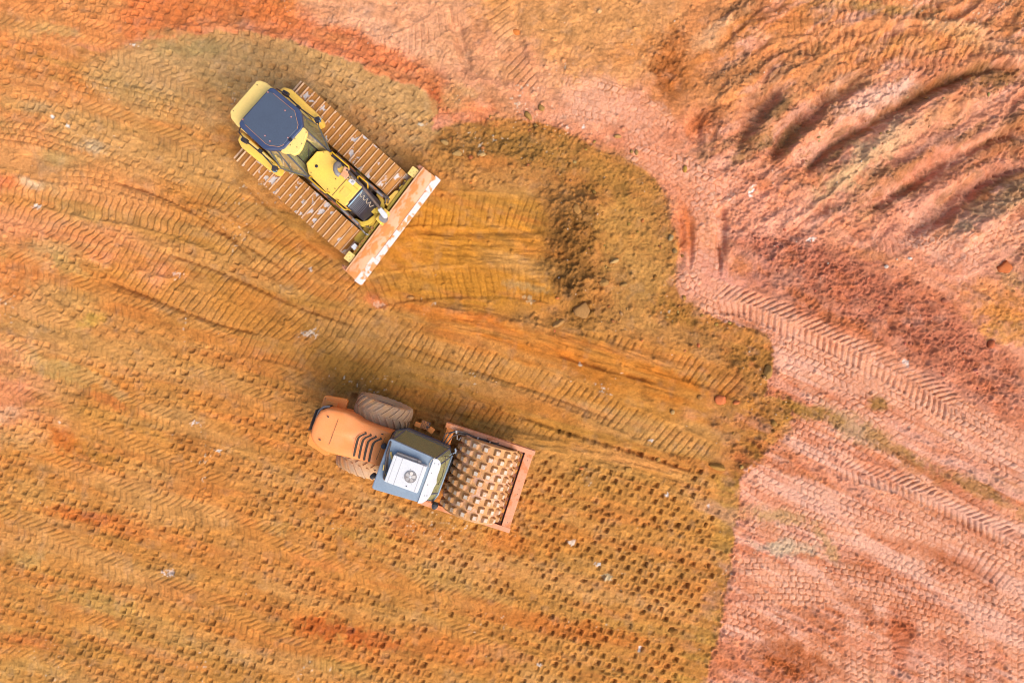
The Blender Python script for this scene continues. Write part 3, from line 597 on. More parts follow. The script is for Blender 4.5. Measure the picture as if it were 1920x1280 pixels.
ad = nd(t, 'ShaderNodeMath', operation='MULTIPLY_ADD'); ad.inputs[1].default_value = .5
t.links.new(f2.outputs[0], ad.inputs[0]); t.links.new(f1.outputs[0], ad.inputs[2])
bp = nd(t, 'ShaderNodeBump', i_Strength=.7, i_Distance=.035)
t.links.new(ad.outputs[0], bp.inputs['Height']); t.links.new(bp.outputs[0], bs.inputs['Normal'])
me.materials.append(gm)

def paint(name, col, dirt=(176, 120, 60), amt=.35, rough=.45, scale=2.2, spec=.5, metal=0.0, fleck=0.0, k=KALB):
    m, t, b = newmat(name)
    tc = nd(t, 'ShaderNodeTexCoord'); oi = nd(t, 'ShaderNodeObjectInfo')
    ad = nd(t, 'ShaderNodeVectorMath', operation='ADD'); sc = nd(t, 'ShaderNodeVectorMath', operation='SCALE'); sc.inputs[3].default_value = 9.0
    cmb = nd(t, 'ShaderNodeCombineXYZ')
    for i in range(3): t.links.new(oi.outputs['Random'], cmb.inputs[i])
    t.links.new(cmb.outputs[0], sc.inputs[0]); t.links.new(tc.outputs['Object'], ad.inputs[0]); t.links.new(sc.outputs[0], ad.inputs[1])
    n1 = nd(t, 'ShaderNodeTexNoise', i_Scale=scale, i_Detail=8.0, i_Roughness=.62); t.links.new(ad.outputs[0], n1.inputs['Vector'])
    n2 = nd(t, 'ShaderNodeTexNoise', i_Scale=scale*14, i_Detail=5.0, i_Roughness=.7); t.links.new(ad.outputs[0], n2.inputs['Vector'])
    r = ramp(t, .42, .72); t.links.new(n1.outputs[0], r.inputs[0])
    mu = nd(t, 'ShaderNodeMath', operation='MULTIPLY'); mu.inputs[1].default_value = amt; t.links.new(r.outputs[0], mu.inputs[0])
    c = mixc(t, mu.outputs[0], alb(col, k), alb(dirt, k))
    r2 = ramp(t, .25, .75, (.86, .85, .83, 1), (1.08, 1.08, 1.08, 1)); t.links.new(n2.outputs[0], r2.inputs[0])
    c = mixc(t, 1.0, c, r2.outputs[0], 'MULTIPLY')
    if fleck:
        r3 = ramp(t, .66, .70); t.links.new(n2.outputs[0], r3.inputs[0])
        mf = nd(t, 'ShaderNodeMath', operation='MULTIPLY'); mf.inputs[1].default_value = fleck; t.links.new(r3.outputs[0], mf.inputs[0])
        c = mixc(t, mf.outputs[0], c, alb((222, 196, 168), k))
    t.links.new(c, b.inputs['Base Color'])
    rr = nd(t, 'ShaderNodeMapRange'); rr.inputs[3].default_value = rough; rr.inputs[4].default_value = min(1, rough+.4)
    t.links.new(mu.outputs[0], rr.inputs[0]); t.links.new(rr.outputs[0], b.inputs['Roughness'])
    b.inputs['Specular IOR Level'].default_value = spec; b.inputs['Metallic'].default_value = metal
    bp = nd(t, 'ShaderNodeBump', i_Strength=.25, i_Distance=.01); t.links.new(n2.outputs[0], bp.inputs['Height']); t.links.new(bp.outputs[0], b.inputs['Normal'])
    return m

def muddy(name, mud, bare, scale=3.0, thr=(.60, .63), amt=1.0, second=None, rough=.75):
    """dried mud over metal, with sharp-edged patches where it flaked to the bare colour"""
    m, t, b = newmat(name)
    tc = nd(t, 'ShaderNodeTexCoord'); oi = nd(t, 'ShaderNodeObjectInfo')
    cmb = nd(t, 'ShaderNodeCombineXYZ')
    mm = nd(t, 'ShaderNodeMath', operation='MULTIPLY'); mm.inputs[1].default_value = 31.0; t.links.new(oi.outputs['Random'], mm.inputs[0])
    for i in range(3): t.links.new(mm.outputs[0], cmb.inputs[i])
    ad = nd(t, 'ShaderNodeVectorMath', operation='ADD'); t.links.new(tc.outputs['Object'], ad.inputs[0]); t.links.new(cmb.outputs[0], ad.inputs[1])
    n1 = nd(t, 'ShaderNodeTexNoise', i_Scale=scale, i_Detail=6.0, i_Roughness=.6); t.links.new(ad.outputs[0], n1.inputs['Vector'])
    n2 = nd(t, 'ShaderNodeTexNoise', i_Scale=scale*2.7, i_Detail=8.0, i_Roughness=.7); t.links.new(ad.outputs[0], n2.inputs['Vector'])
    n3 = nd(t, 'ShaderNodeTexNoise', i_Scale=38.0, i_Detail=5.0, i_Roughness=.7); t.links.new(ad.outputs[0], n3.inputs['Vector'])
    r0 = ramp(t, .3, .7); t.links.new(n2.outputs[0], r0.inputs[0])
    c = mixc(t, r0.outputs[0], alb(mud), alb(second or tuple(min(255, v*1.15) for v in mud)))
    r1 = ramp(t, thr[0], thr[1]); t.links.new(n1.outputs[0], r1.inputs[0])
    mu = nd(t, 'ShaderNodeMath', operation='MULTIPLY'); mu.inputs[1].default_value = amt; t.links.new(r1.outputs[0], mu.inputs[0])
    c = mixc(t, mu.outputs[0], c, alb(bare))
    r3 = ramp(t, .70, .73); t.links.new(n3.outputs[0], r3.inputs[0])
    c = mixc(t, r3.outputs[0], c, alb((226, 204, 182)))
    r4 = ramp(t, .25, .75, (.82, .8, .78, 1), (1.1, 1.1, 1.1, 1)); t.links.new(n3.outputs[0], r4.inputs[0])
    c = mixc(t, 1.0, c, r4.outputs[0], 'MULTIPLY')
    t.links.new(c, b.inputs['Base Color']); b.inputs['Roughness'].default_value = rough
    b.inputs['Specular IOR Level'].default_value = .3
    bp = nd(t, 'ShaderNodeBump', i_Strength=.5, i_Distance=.015); t.links.new(n2.outputs[0], bp.inputs['Height']); t.links.new(bp.outputs[0], b.inputs['Normal'])
    return m

def glassm(name, tint, refl=.16):
    m, t, b = newmat(name)
    t.nodes.remove(b)
    out = t.nodes['Material Output']
    tr = nd(t, 'ShaderNodeBsdfTransparent'); tr.inputs[0].default_value = (*tint, 1)
    gl = nd(t, 'ShaderNodeBsdfGlossy'); gl.inputs['Roughness'].default_value = .08; gl.inputs[0].default_value = (.8, .85, .85, 1)
    df = nd(t, 'ShaderNodeBsdfDiffuse'); df.inputs[0].default_value = (.46, .42, .22, 1)  # olive diffuse layer paints reflected ground into the glass
    lw = nd(t, 'ShaderNodeFresnel', i_IOR=1.5)
    mx = nd(t, 'ShaderNodeMixShader'); t.links.new(lw.outputs[0], mx.inputs[0]); t.links.new(tr.outputs[0], mx.inputs[1]); t.links.new(gl.outputs[0], mx.inputs[2])
    m2 = nd(t, 'ShaderNodeMixShader'); m2.inputs[0].default_value = refl
    t.links.new(mx.outputs[0], m2.inputs[1]); t.links.new(df.outputs[0], m2.inputs[2]); t.links.new(m2.outputs[0], out.inputs[0])
    return m

M = dict(
    yel=paint('yellow_paint', (253, 204, 88), (230, 170, 92), .45, .42, k=.88), pale_yel=paint('faded_yellow_paint', (254, 218, 126), (240, 196, 116), .5, .5, k=.80),
    yel_old=paint('worn_yellow_paint', (232, 196, 70), (196, 142, 72), .6, .6), rail=paint('rail_yellow_paint', (244, 190, 30), (226, 160, 40), .3, .4),
    roofblue=paint('roof_blue_paint', (80, 92, 112), (66, 78, 98), .5, .5, 1.6), roofdark=paint('roof_edge_blue', (60, 76, 112), (90, 96, 120), .4, .45),
    black=paint('black_paint', (40, 42, 58), (110, 84, 60), .35, .4, 3), dark=paint('dark_steel', (62, 54, 50), (140, 96, 60), .6, .6, 3),
    rubber=paint('black_rubber', (54, 54, 62), (90, 80, 74), .5, .6, 4), grey=paint('grey_steel', (150, 146, 146), (150, 120, 96), .5, .5, 4),
    chrome=paint('bright_steel', (216, 208, 200), (180, 160, 140), .3, .3, 4, .5, .3), white=paint('white_paint', (250, 250, 252), (232, 226, 220), .4, .4, 2, k=.62),
    deck=muddy('muddy_deck', (206, 132, 78), (92, 84, 84), 5, (.50, .56)), 
    shoe=muddy('track_shoe_mud', (184, 124, 58), (220, 210, 206), 3.4, (.575, .60), 1, (206, 146, 78)),
    grouser=paint('worn_grouser', (234, 192, 152), (206, 152, 98), .6, .6, 6), link=paint('track_link_steel', (120, 84, 52), (170, 110, 60), .6, .7, 5),
    blade=muddy('blade_face_mud', (204, 138, 82), (232, 190, 162), 2.6, (.47, .55), .7, (222, 150, 88)),
    edge=muddy('worn_cutting_edge', (224, 214, 212), (222, 146, 84), 2.6, (.50, .54), 1, (210, 202, 204), .5),
    rimstrip=muddy('worn_rim_mud', (236, 186, 160), (222, 146, 90), 3.0, (.50, .56), .9, (228, 200, 184)),
    toplip=paint('blade_lip', (240, 176, 132), (236, 156, 90), .6, .6, 3),
    orange=paint('orange_paint', (255, 152, 80), (248, 166, 108), .5, .40, k=.88), orange_s=paint('strong_orange_paint', (254, 150, 64), (228, 146, 80), .35, .45, k=.85),
    frame=muddy('dusty_orange_frame', (240, 160, 116), (226, 136, 78), 4, (.5, .6), .8, (246, 176, 138)),
    drum=muddy('drum_mud', (220, 166, 106), (238, 186, 156), 2.4, (.50, .60), .9, (216, 156, 102)), 
    padm=muddy('pad_mud', (226, 172, 116), (222, 172, 132), 5, (.5, .56), .8, (184, 126, 66)), padtop=paint('worn_pad_steel', (222, 204, 186), (206, 158, 108), .95, .6, 9),
    tyre=paint('dusty_tyre', (188, 154, 124), (212, 160, 104), .9, .8, 3, .2, k=.92), rimm=paint('wheel_rim', (64, 66, 86), (150, 120, 100), .5, .5, 4),
    cabblue=paint('cab_blue_grey_paint', (146, 164, 182), (158, 168, 178), .4, .32, 1.3), cabdark=paint('cab_frame_paint', (88, 96, 116), (110, 100, 100), .4, .4),
    slot=paint('louvre_shade_and_marks', (78, 66, 54), (110, 84, 60), .5, .8, 6), hose=paint('hose', (88, 78, 76), (150, 116, 90), .6, .6, 8),
    ivory=paint('cable_ivory', (226, 206, 176), (200, 170, 130), .4, .6), seat=paint('seat_cloth', (70, 70, 76), (90, 80, 70), .4, .9, 6, .2),
    floor=paint('cab_floor', (170, 156, 90), (140, 120, 70), .6, .9, 3, .2), lime=paint('lime_cloth', (206, 220, 60), (180, 190, 60), .3, .8, 6, .2),
    yband=paint('yellow_band', (232, 196, 110), (210, 170, 100), .3, .6), red=paint('red_bolt', (196, 90, 70), (160, 90, 70), .3, .5),
    glass=glassm('tinted_glass', (.84, .86, .66), .34), glass2=glassm('windscreen_glass', (.74, .90, .84), .12), bluelamp=paint('lamp_lens', (140, 186, 214), (140, 160, 180), .3, .2))

# ------------------------------------------------------------------ mesh builders
def link_mesh(name, bm, mat, parent, smooth=False, label=None):
    me = bpy.data.meshes.new(name)
    bmesh.ops.recalc_face_normals(bm, faces=bm.faces)
    bm.to_mesh(me); bm.free()
    for m in (mat if isinstance(mat, (list, tuple)) else [mat]): me.materials.append(m)
    if smooth: me.polygons.foreach_set('use_smooth', [True]*len(me.polygons))
    o = bpy.data.objects.new(name, me); COL.objects.link(o)
    if parent: o.parent = parent
    if label: o['label'] = label
    return o
def Bx(bm, c, s, rz=0.0, bev=.0, ry=0.0):
    """box of size s centred at c"""
    r = bmesh.ops.create_cube(bm, size=1.0)['verts']
    Mx = Matrix.Translation(c) @ Matrix.Rotation(rz, 4, 'Z') @ Matrix.Rotation(ry, 4, 'Y') @ Matrix.Diagonal((*s, 1))
    bmesh.ops.transform(bm, matrix=Mx, verts=r)
    if bev:
        es = {e for v in r for e in v.link_edges}
        bmesh.ops.bevel(bm, geom=list(es), offset=bev, segments=2, affect='EDGES', profile=.6)
def Pr(bm, poly, z0, z1, bev=0.0, seg=2, inset_top=None):
    """prism over a plan polygon; z1 may be a function (x, y) -> height"""
    if isinstance(z0, (int, float)): a0 = z0; z0 = lambda x, y: a0
    if isinstance(z1, (int, float)): a1 = z1; z1 = lambda x, y: a1
    lo = [bm.verts.new((x, y, z0(x, y))) for x, y in poly]
    top = poly if inset_top is None else inset_top
    hi = [bm.verts.new((x, y, z1(x, y))) for x, y in top]
    f = [bm.faces.new(lo[::-1]), bm.faces.new(hi)]
    n = len(poly)
    for i in range(n): bm.faces.new((lo[i], lo[(i+1) % n], hi[(i+1) % n], hi[i]))
    if bev:
        es = [e for e in f[1].edges]+[e for v in hi for e in v.link_edges if e.other_vert(v) in lo]
        bmesh.ops.bevel(bm, geom=list(set(es)), offset=bev, segments=seg, affect='EDGES', profile=.5)
def Tb(bm, pts, r, seg=8, r1=None, cap=True):
    """tube along points"""
    pts = [Vector(p) for p in pts]; rings = []
    N = len(pts)
    up = Vector((0, 0, 1))
    for i, p in enumerate(pts):
        d = (pts[min(i+1, N-1)]-pts[max(i-1, 0)]).normalized()
        a = d.cross(up)
        if a.length < 1e-3: a = d.cross(Vector((0, 1, 0)))
        a.normalize(); b = a.cross(d)
        rr = r if r1 is None else r+(r1-r)*i/max(1, N-1)
        rings.append([bm.verts.new(p+(a*math.cos(t_)+b*math.sin(t_))*rr) for t_ in [2*math.pi*k/seg for k in range(seg)]])
    for i in range(N-1):
        for k in range(seg):
            bm.faces.new((rings[i][k], rings[i][(k+1) % seg], rings[i+1][(k+1) % seg], rings[i+1][k]))
    if cap: bm.faces.new(rings[0][::-1]); bm.faces.new(rings[-1])
def Lat(bm, prof, axis='Y', c=(0, 0, 0), seg=40):
    """revolve (radius, along) profile about an axis"""
    rings = []
    for r, a in prof:
        ring = []
        for k in range(seg):
            t_ = 2*math.pi*k/seg; x, z = r*math.cos(t_), r*math.sin(t_)
            v = (x, a, z) if axis == 'Y' else ((x, z, a) if axis == 'Z' else (a, x, z))
            ring.append(bm.verts.new((v[0]+c[0], v[1]+c[1], v[2]+c[2])))
        rings.append(ring)
    for i in range(len(rings)-1):
        for k in range(seg): bm.faces.new((rings[i][k], rings[i][(k+1) % seg], rings[i+1][(k+1) % seg], rings[i+1][k]))
    if prof[0][0] > 1e-4: bm.faces.new(rings[0][::-1])
    if prof[-1][0] > 1e-4: bm.faces.new(rings[-1])
def Slab(bm, q, th=.012):
    """thin pane from a loop of 3D points"""
    P = [Vector(p) for p in q]
    nrm = (P[1]-P[0]).cross(P[2]-P[0]).normalized()*th*.5
    a = [bm.verts.new(p-nrm) for p in P]; b = [bm.verts.new(p+nrm) for p in P]
    bm.faces.new(a[::-1]); bm.faces.new(b); n = len(P)
    for i in range(n): bm.faces.new((a[i], a[(i+1) % n], b[(i+1) % n], b[i]))
def part(name, mat, parent, fn, smooth=False, label=None):
    bm = bmesh.new(); fn(bm)
    return link_mesh(name, bm, mat, parent, smooth, label)
def copy_part(o, parent, loc=None, rot=None, name=None):
    c = o.copy(); COL.objects.link(c); c.parent = parent
    if name: c.name = name
    if loc is not None: c.location = loc
    if rot is not None: c.rotation_euler = rot
    return c
def thing(name, label, cat, loc, rz, group=None):
    o = bpy.data.objects.new(name, None); COL.objects.link(o)
    o.empty_display_size = .5
    o.location = loc; o.rotation_euler = (0, 0, rz); o['label'] = label; o['category'] = cat
    if group: o['group'] = group
    return o
def arc(c, r, a0, a1, n=8, z=0):
    return [(c[0]+r*math.cos(math.radians(a0+(a1-a0)*i/n)), c[1]+r*math.sin(math.radians(a0+(a1-a0)*i/n)), z) for i in range(n+1)]
# ================================================================== bulldozer (x forward, y to its left, z up)
dz = thing('bulldozer', 'yellow crawler bulldozer with dark blue cab roof and mud-caked wide tracks', 'bulldozer', (-5.34, 4.885, 0), math.radians(-41.3))
shoe_proto = None; grouser_proto = None
for side in (1, -1):
    yc = side*1.03
    def tf(bm, yc=yc): Bx(bm, (0, yc, .48), (3.0, .34, .34), bev=.03)
    part('track_frame', M['link'], dz, tf)
    for xc, nm, R in ((-1.62, 'drive_sprocket', .38), (1.50, 'front_idler', .38)):
        part(nm, M['link'], dz, lambda bm, xc=xc, yc=yc, R=R: Lat(bm, [(0, yc-.10), (R*.5, yc-.12), (R, yc-.08), (R, yc+.08), (R*.5, yc+.12), (0, yc+.10)], 'Y', (xc, 0, .50), 28))
    for k in range(7):
        part('track_roller', M['link'], dz, lambda bm, k=k, yc=yc: Lat(bm, [(0, yc-.2), (.12, yc-.2), (.12, yc+.2), (0, yc+.2)], 'Y', (-1.15+k*.38, 0, .20), 14))
    part('track_chain', M['link'], dz, lambda bm, yc=yc: [Bx(bm, (-.06, yc+s*.09, z), (3.1, .05, .10)) for s in (1, -1) for z in (.88, .12)])
    # shoes round the belt
    R = .46; x0, x1 = -1.62, 1.50; zc = .50; straight = x1-x0; total = 2*straight+2*math.pi*R
    NS = 46; pit = total/NS
    for k in range(NS):
        s_ = (k+.35 if side > 0 else k+.6)*pit % total
        if s_ < straight: x, z, th = x0+s_, zc+R, 0
        elif s_ < straight+math.pi*R:
            a = (s_-straight)/R; x, z, th = x1+R*math.sin(a), zc+R*math.cos(a), a
        elif s_ < 2*straight+math.pi*R: x, z, th = x1-(s_-straight-math.pi*R), zc-R, math.pi
        else:
            a = (s_-2*straight-math.pi*R)/R; x, z, th = x0-R*math.sin(a), zc-R*math.cos(a), math.pi+a
        if shoe_proto is None:
            shoe_proto = part('track_shoe', M['shoe'], dz, lambda bm: (Bx(bm, (0, 0, .012), (pit*1.0, .82, .026), bev=.006), Bx(bm, (-pit*.30, 0, .028), (.03, .80, .012))))
            grouser_proto = part('grouser_bar', M['grouser'], shoe_proto, lambda bm: Bx(bm, (pit*.40, 0, .045), (.020, .815, .05), bev=.004))
            o, g = shoe_proto, grouser_proto
        else:
            o = copy_part(shoe_proto, dz); g = copy_part(grouser_proto, o)
        o.location = (x, yc, z); o.rotation_euler = (0, th, 0)
# hull
part('main_frame', M['dark'], dz, lambda bm: (Bx(bm, (-.1, 0, .72), (3.3, 1.05, .62), bev=.03), Bx(bm, (.2, 0, .35), (2.6, .5, .3), bev=.03)))
for s in (1, -1):
    part('side_deck', M['deck'], dz, lambda bm, s=s: (Bx(bm, (1.05, s*.505, 1.10), (1.75, .075, .08), bev=.01), Bx(bm, (1.05, s*.545, 1.16), (1.75, .012, .05))))
    part('deck_cover', M['grey'], dz, lambda bm, s=s: [Bx(bm, (x, s*.505, 1.17), (l, .06, .06), bev=.012) for x, l in ((.35, .26), (1.42, .30), (1.80, .22))])
    part('hydraulic_pipe', M['hose'], dz, lambda bm, s=s: (Tb(bm, [(-.2, s*.52, 1.2), (.3, s*.47, 1.26), (.8, s*.47, 1.26), (1.2, s*.49, 1.24)], .016), Tb(bm, [(.6, s*.50, 1.22), (1.3, s*.46, 1.25), (1.9, s*.5, 1.15), (2.05, s*.58, .95)], .02)))
    # fender tanks
    pl = [(-1.92, .70), (-1.86, .94), (-1.66, 1.03), (-.66, 1.00), (-.56, .90), (-.64, .72)]
    pl = [(x, s*y) for x, y in pl][::s]
    f = part('fender', M['yel'], dz, lambda bm, pl=pl: Pr(bm, pl, 1.08, 1.72, .05, 3))
    part('fender_step', M['pale_yel'], f, lambda bm, s=s: Bx(bm, (-1.30, s*.76, 1.735), (1.0, .06, .02), bev=.006))
    part('fender_seam', M['dark'], f, lambda bm, s=s: (Tb(bm, [(-1.5, s*.80, 1.745), (-.7, s*.79, 1.745)], .008, 5),))
    lm = part('work_lamp', M['black'], dz, lambda bm, s=s: (Bx(bm, (-1.55, s*.82, 2.00), (.16, .12, .14), .2, .02), Tb(bm, [(-1.55, s*.82, 1.72), (-1.55, s*.82, 1.95)], .02)))
    part('lamp_lens', M['bluelamp'], lm, lambda bm, s=s: Bx(bm, (-1.635, s*.82, 2.0), (.012, .09, .10), bev=.003))
    lm = part('work_lamp', M['black'], dz, lambda bm, s=s: (Bx(bm, (-.50, s*.86, 1.92), (.13, .15, .13), -.5*s, .02), Tb(bm, [(-.50, s*.80, 1.70), (-.50, s*.86, 1.88)], .018)))
    part('lamp_lens', M['bluelamp'], lm, lambda bm, s=s: Bx(bm, (-.445, s*.90, 1.925), (.03, .10, .09), .5*s, .004))
    mr = part('mirror_arm', M['black'], dz, lambda bm, s=s: Tb(bm, [(-1.5, s*.62, 2.72), (-1.56, s*.74, 2.5), (-1.40, s*.80, 2.15), (-.92, s*.78, 2.1), (-.5, s*.84, 1.98)], .017))
    part('bracket_box', M['black'], dz, lambda bm, s=s: Bx(bm, (-.88, s*.745, 2.40), (.09, .10, .12), bev=.015))
# rear body
part('rear_tank', M['yel'], dz, lambda bm: Pr(bm, [(-1.92, -.48), (-1.92, .50), (-1.75, .62), (-1.35, .62), (-1.35, -.62), (-1.75, -.62)], .95, 2.05, .05))
rp = part('rear_canopy', M['pale_yel'], dz, lambda bm: Pr(bm, [(-1.99, -.48), (-1.99, .54), (-1.93, .61), (-1.78, .67), (-1.36, .68), (-1.36, -.64), (-1.62, -.64), (-1.86, -.60)], 2.50, 2.70, .035, 3))
part('bolt', M['dark'], rp, lambda bm: [Lat(bm, [(0, 2.70), (.014, 2.70), (.014, 2.708), (0, 2.708)], 'Z', (x, y, 0), 8) for x, y in ((-1.90, .47), (-1.92, -.42), (-1.55, -.3), (-1.55, .3))])
for y in (-.5, .5): part('rops_post', M['black'], dz, lambda bm, y=y: Bx(bm, (-1.45, y, 2.25), (.16, .12, 1.0), bev=.02))
# cab
cabpoly = [(-1.42, .62), (-.62, .78), (.10, .45), (.00, .27), (.00, -.24), (.12, -.42), (-.62, -.76), (-1.42, -.60)]
roofl = [(-1.38, .54), (-.56, .62), (-.30, .42), (-.24, .24), (-.24, -.18), (-.28, -.32), (-.56, -.54), (-1.38, -.50)]
part('cab_base', M['floor'], dz, lambda bm: Pr(bm, cabpoly, 1.05, 1.38, .02))
part('floor_mat', M['floor'], dz, lambda bm: Pr(bm, [(-1.3, .5), (-.5, .6), (-.05, .3), (-.05, -.3), (-.5, -.6), (-1.3, -.5)], 1.38, 1.40))
st = part('operator_seat', M['seat'], dz, lambda bm: (Bx(bm, (-.85, 0, 1.72), (.50, .50, .14), bev=.04), Bx(bm, (-1.12, 0, 2.05), (.14, .48, .60), bev=.05)))
part('armrest', M['dark'], st, lambda bm: [Bx(bm, (-.80, y, 1.92), (.36, .09, .07), bev=.02) for y in (-.32, .32)])
part('dashboard', M['black'], dz, lambda bm: (Bx(bm, (-.22, 0, 1.78), (.22, .42, .22), bev=.04), Bx(bm, (-.14, .02, 1.90), (.04, .26, .12), bev=.01)))
part('control_lever', M['black'], dz, lambda bm: [Tb(bm, [(-.55, y, 1.6), (-.50, y, 1.95)], .015) for y in (-.36, .36)])
part('side_console', M['dark'], dz, lambda bm: [Bx(bm, (-.7, y, 1.6), (.7, .16, .35), bev=.03) for y in (-.45, .45)])
for i in range(8):
    a, b = cabpoly[i], roofl[i]
    part('cab_pillar', M['cabdark'] if i not in (3, 4) else M['black'], dz, lambda bm, a=a, b=b: Tb(bm, [(a[0], a[1], 1.36), (b[0], b[1], 2.90)], .022, 6))
for i in range(8):
    j = (i+1) % 8
    a, b, c_, e = cabpoly[i], cabpoly[j], roofl[j], roofl[i]
    p = part('window_pane', M['glass2'] if i == 3 else M['glass'], dz, lambda bm, a=a, b=b, c_=c_, e=e: Slab(bm, [(a[0], a[1], 1.42), (b[0], b[1], 1.42), (c_[0], c_[1], 2.86), (e[0], e[1], 2.86)]))
    part('window_rail', M['cabdark'], p, lambda bm, a=a, b=b: Tb(bm, [(a[0], a[1], 1.41), (b[0], b[1], 1.41)], .026, 6))
part('door_bar', M['cabdark'], dz, lambda bm: [Tb(bm, [(x, s*y, 1.5), (x-.03, s*(y-.09), 2.1), (x-.1, s*(y-.17), 2.8)], .014, 6) for s in (1, -1) for x, y in ((-.28, .62),)])
part('wiper', M['black'], dz, lambda bm: (Tb(bm, [(-.02, 0, 1.55), (-.10, .12, 2.05)], .01, 5), Tb(bm, [(-.05, -.06, 1.8), (-.13, .2, 2.2)], .009, 5), Tb(bm, [(.02, .40, 1.5), (-.10, .44, 2.0)], .009, 5)))
part('inner_mirror', M['grey'], dz, lambda bm: (Lat(bm, [(0, 0), (.07, 0), (.07, .02), (0, .02)], 'Z', (-.16, .36, 2.1), 14), Lat(bm, [(0, 0), (.07, 0), (.07, .02), (0, .02)], 'Z', (-.16, -.30, 2.1), 14)))
roofp = [(-1.46, .56), (-1.44, .64), (-1.36, .68), (-.56, .70), (-.46, .67), (-.22, .46), (-.18, .38), (-.18, -.28), (-.24, -.38), (-.50, -.60), (-.60, -.63), (-1.36, -.61), (-1.45, -.56), (-1.47, -.48)]
ro = part('cab_roof', M['roofdark'], dz, lambda bm: Pr(bm, roofp, 2.90, 3.02, .035, 3))
part('roof_panel', M['roofblue'], ro, lambda bm: Pr(bm, [(-1.43, .50), (-1.36, .56), (-.60, .58), (-.31, .38), (-.26, .28), (-.26, -.20), (-.32, -.32), (-.52, -.46), (-.60, -.49), (-1.36, -.47), (-1.43, -.42)], 3.02, 3.045, .012, 2))
part('roof_bead', M['toplip'], ro, lambda bm: (Tb(bm, [(-1.30, .565, 3.036), (-.60, .588, 3.036), (-.305, .385, 3.036), (-.25, .28, 3.036)], .0045, 5), Tb(bm, [(-1.30, -.48, 3.036), (-.60, -.498, 3.036), (-.50, -.47, 3.036), (-.30, -.33, 3.036), (-.25, -.22, 3.036)], .0045, 5)))
for x, y in ((-1.40, .50), (-1.42, -.42), (-.78, .44), (-.56, .42), (-.74, -.36), (-.56, -.38), (-.28, -.02)):
    b_ = part('roof_bolt', M['red'], ro, lambda bm, x=x, y=y: Lat(bm, [(0, 3.040), (.020, 3.040), (.020, 3.052), (0, 3.052)], 'Z', (x, y, 0), 10))
    part('bolt_head', M['white'], b_, lambda bm, x=x, y=y: Lat(bm, [(0, 3.052), (.010, 3.052), (.009, 3.060), (0, 3.062)], 'Z', (x, y, 0), 8))
fc = part('roof_visor', M['pale_yel'], dz, lambda bm: Pr(bm, [(-.24, -.33), (-.24, .40), (-.16, .44), (-.05, .42), (.02, .30), (.07, .16), (.13, .0), (.14, -.14), (.09, -.25), (.02, -.28), (-.02, -.27), (-.12, -.38), (-.22, -.40)], 2.90, 2.99, .025, 2))
part('bolt', M['dark'], fc, lambda bm: [Lat(bm, [(0, 2.99), (.014, 2.99), (.014, 2.998), (0, 2.998)], 'Z', (x, y, 0), 8) for x, y in ((-.16, .08), (-.14, -.12), (.05, .1), (.02, -.05), (-.05, .38))])
part('beacon_base', M['black'], dz, lambda bm: Lat(bm, [(0, 3.04), (.045, 3.04), (.045, 3.06), (.02, 3.06), (.02, 3.07), (0, 3.07)], 'Z', (-.20, -.02, 0), 14))
# bonnet
hp = [(.03, .22), (.22, .42), (.34, .44), (.98, .42), (1.52, .36), (1.56, .30), (1.56, -.36), (1.50, -.40), (.98, -.43), (.26, -.37), (.03, -.20)]
bz = lambda x, y: 1.95-.03*max(0, x-.9)-.06*y*y
hd = part('bonnet', M['yel'], dz, lambda bm: Pr(bm, hp, 1.18, bz, .035, 3))
gb = part('grille_bar', M['dark'], hd, lambda bm: Bx(bm, (0, 0, 1.55), (.05, .02, .45))); gb.location = (.45, .452, 0)
for i in range(11):
    for s in (1, -1):
        if i or s < 0: copy_part(gb, hd, (.45+.09*i, s*.452, 0))
part('bonnet_seam', M['dark'], hd, lambda bm: (Bx(bm, (1.12, -.02, 1.945), (.010, .74, .008)), Bx(bm, (1.33, .18, 1.94), (.42, .007, .008))))
part('access_hatch', M['yel'], hd, lambda bm: Bx(bm, (1.33, -.10, 1.942), (.24, .24, .020), 0, .006))
part('latch', M['dark'], hd, lambda bm: [Lat(bm, [(0, 1.93), (.013, 1.93), (.013, 1.957), (0, 1.957)], 'Z', (x, y, 0), 8) for x, y in ((.20, .32), (.42, .38), (.30, -.30), (.92, -.34), (.98, .32), (1.05, -.20), (.90, .0))])
part('filler_cap', M['black'], hd, lambda bm: Lat(bm, [(0, 1.94), (.042, 1.94), (.042, 1.965), (.03, 1.975), (0, 1.975)], 'Z', (.30, -.08, 0), 16))
part('side_vent', M['black'], hd, lambda bm: Bx(bm, (.62, .405, 1.938), (.44, .055, .02), -.01, .004))
# exhaust
exh = part('exhaust_stack', M['grey'], dz, lambda bm: (Tb(bm, [(.72, .33, 1.90), (.72, .33, 2.10), (.76, .27, 2.22), (.84, .17, 2.26), (.94, .13, 2.27), (1.02, .135, 2.24)], .060, 14), Lat(bm, [(.075, 1.93), (.075, 2.0), (.06, 2.0), (.06, 1.93)], 'Z', (.72, .33, 0), 16)), smooth=True)
part('heat_shield', M['toplip'], dz, lambda bm: (Bx(bm, (1.02, .25, 1.99), (.20, .16, .06), .1, .02), Bx(bm, (.99, .36, 2.03), (.15, .13, .12), .2, .02)), label='pinkish dusty shield beside the exhaust')
# handrails
for s, y in ((1, .47), (-1, -.45)):
    for xa, xb in ((.38, 1.02), (1.33, 1.68)):
        part('handrail', M['rail'], dz, lambda bm, s=s, y=y, xa=xa, xb=xb: Tb(bm, [(xa, y-.09*s, 1.90), (xa, y-.04*s, 2.04), (xa+.03, y, 2.08), (xb-.03, y, 2.08), (xb, y-.04*s, 2.04), (xb, y-.09*s, 1.88)], .019, 8), smooth=True)
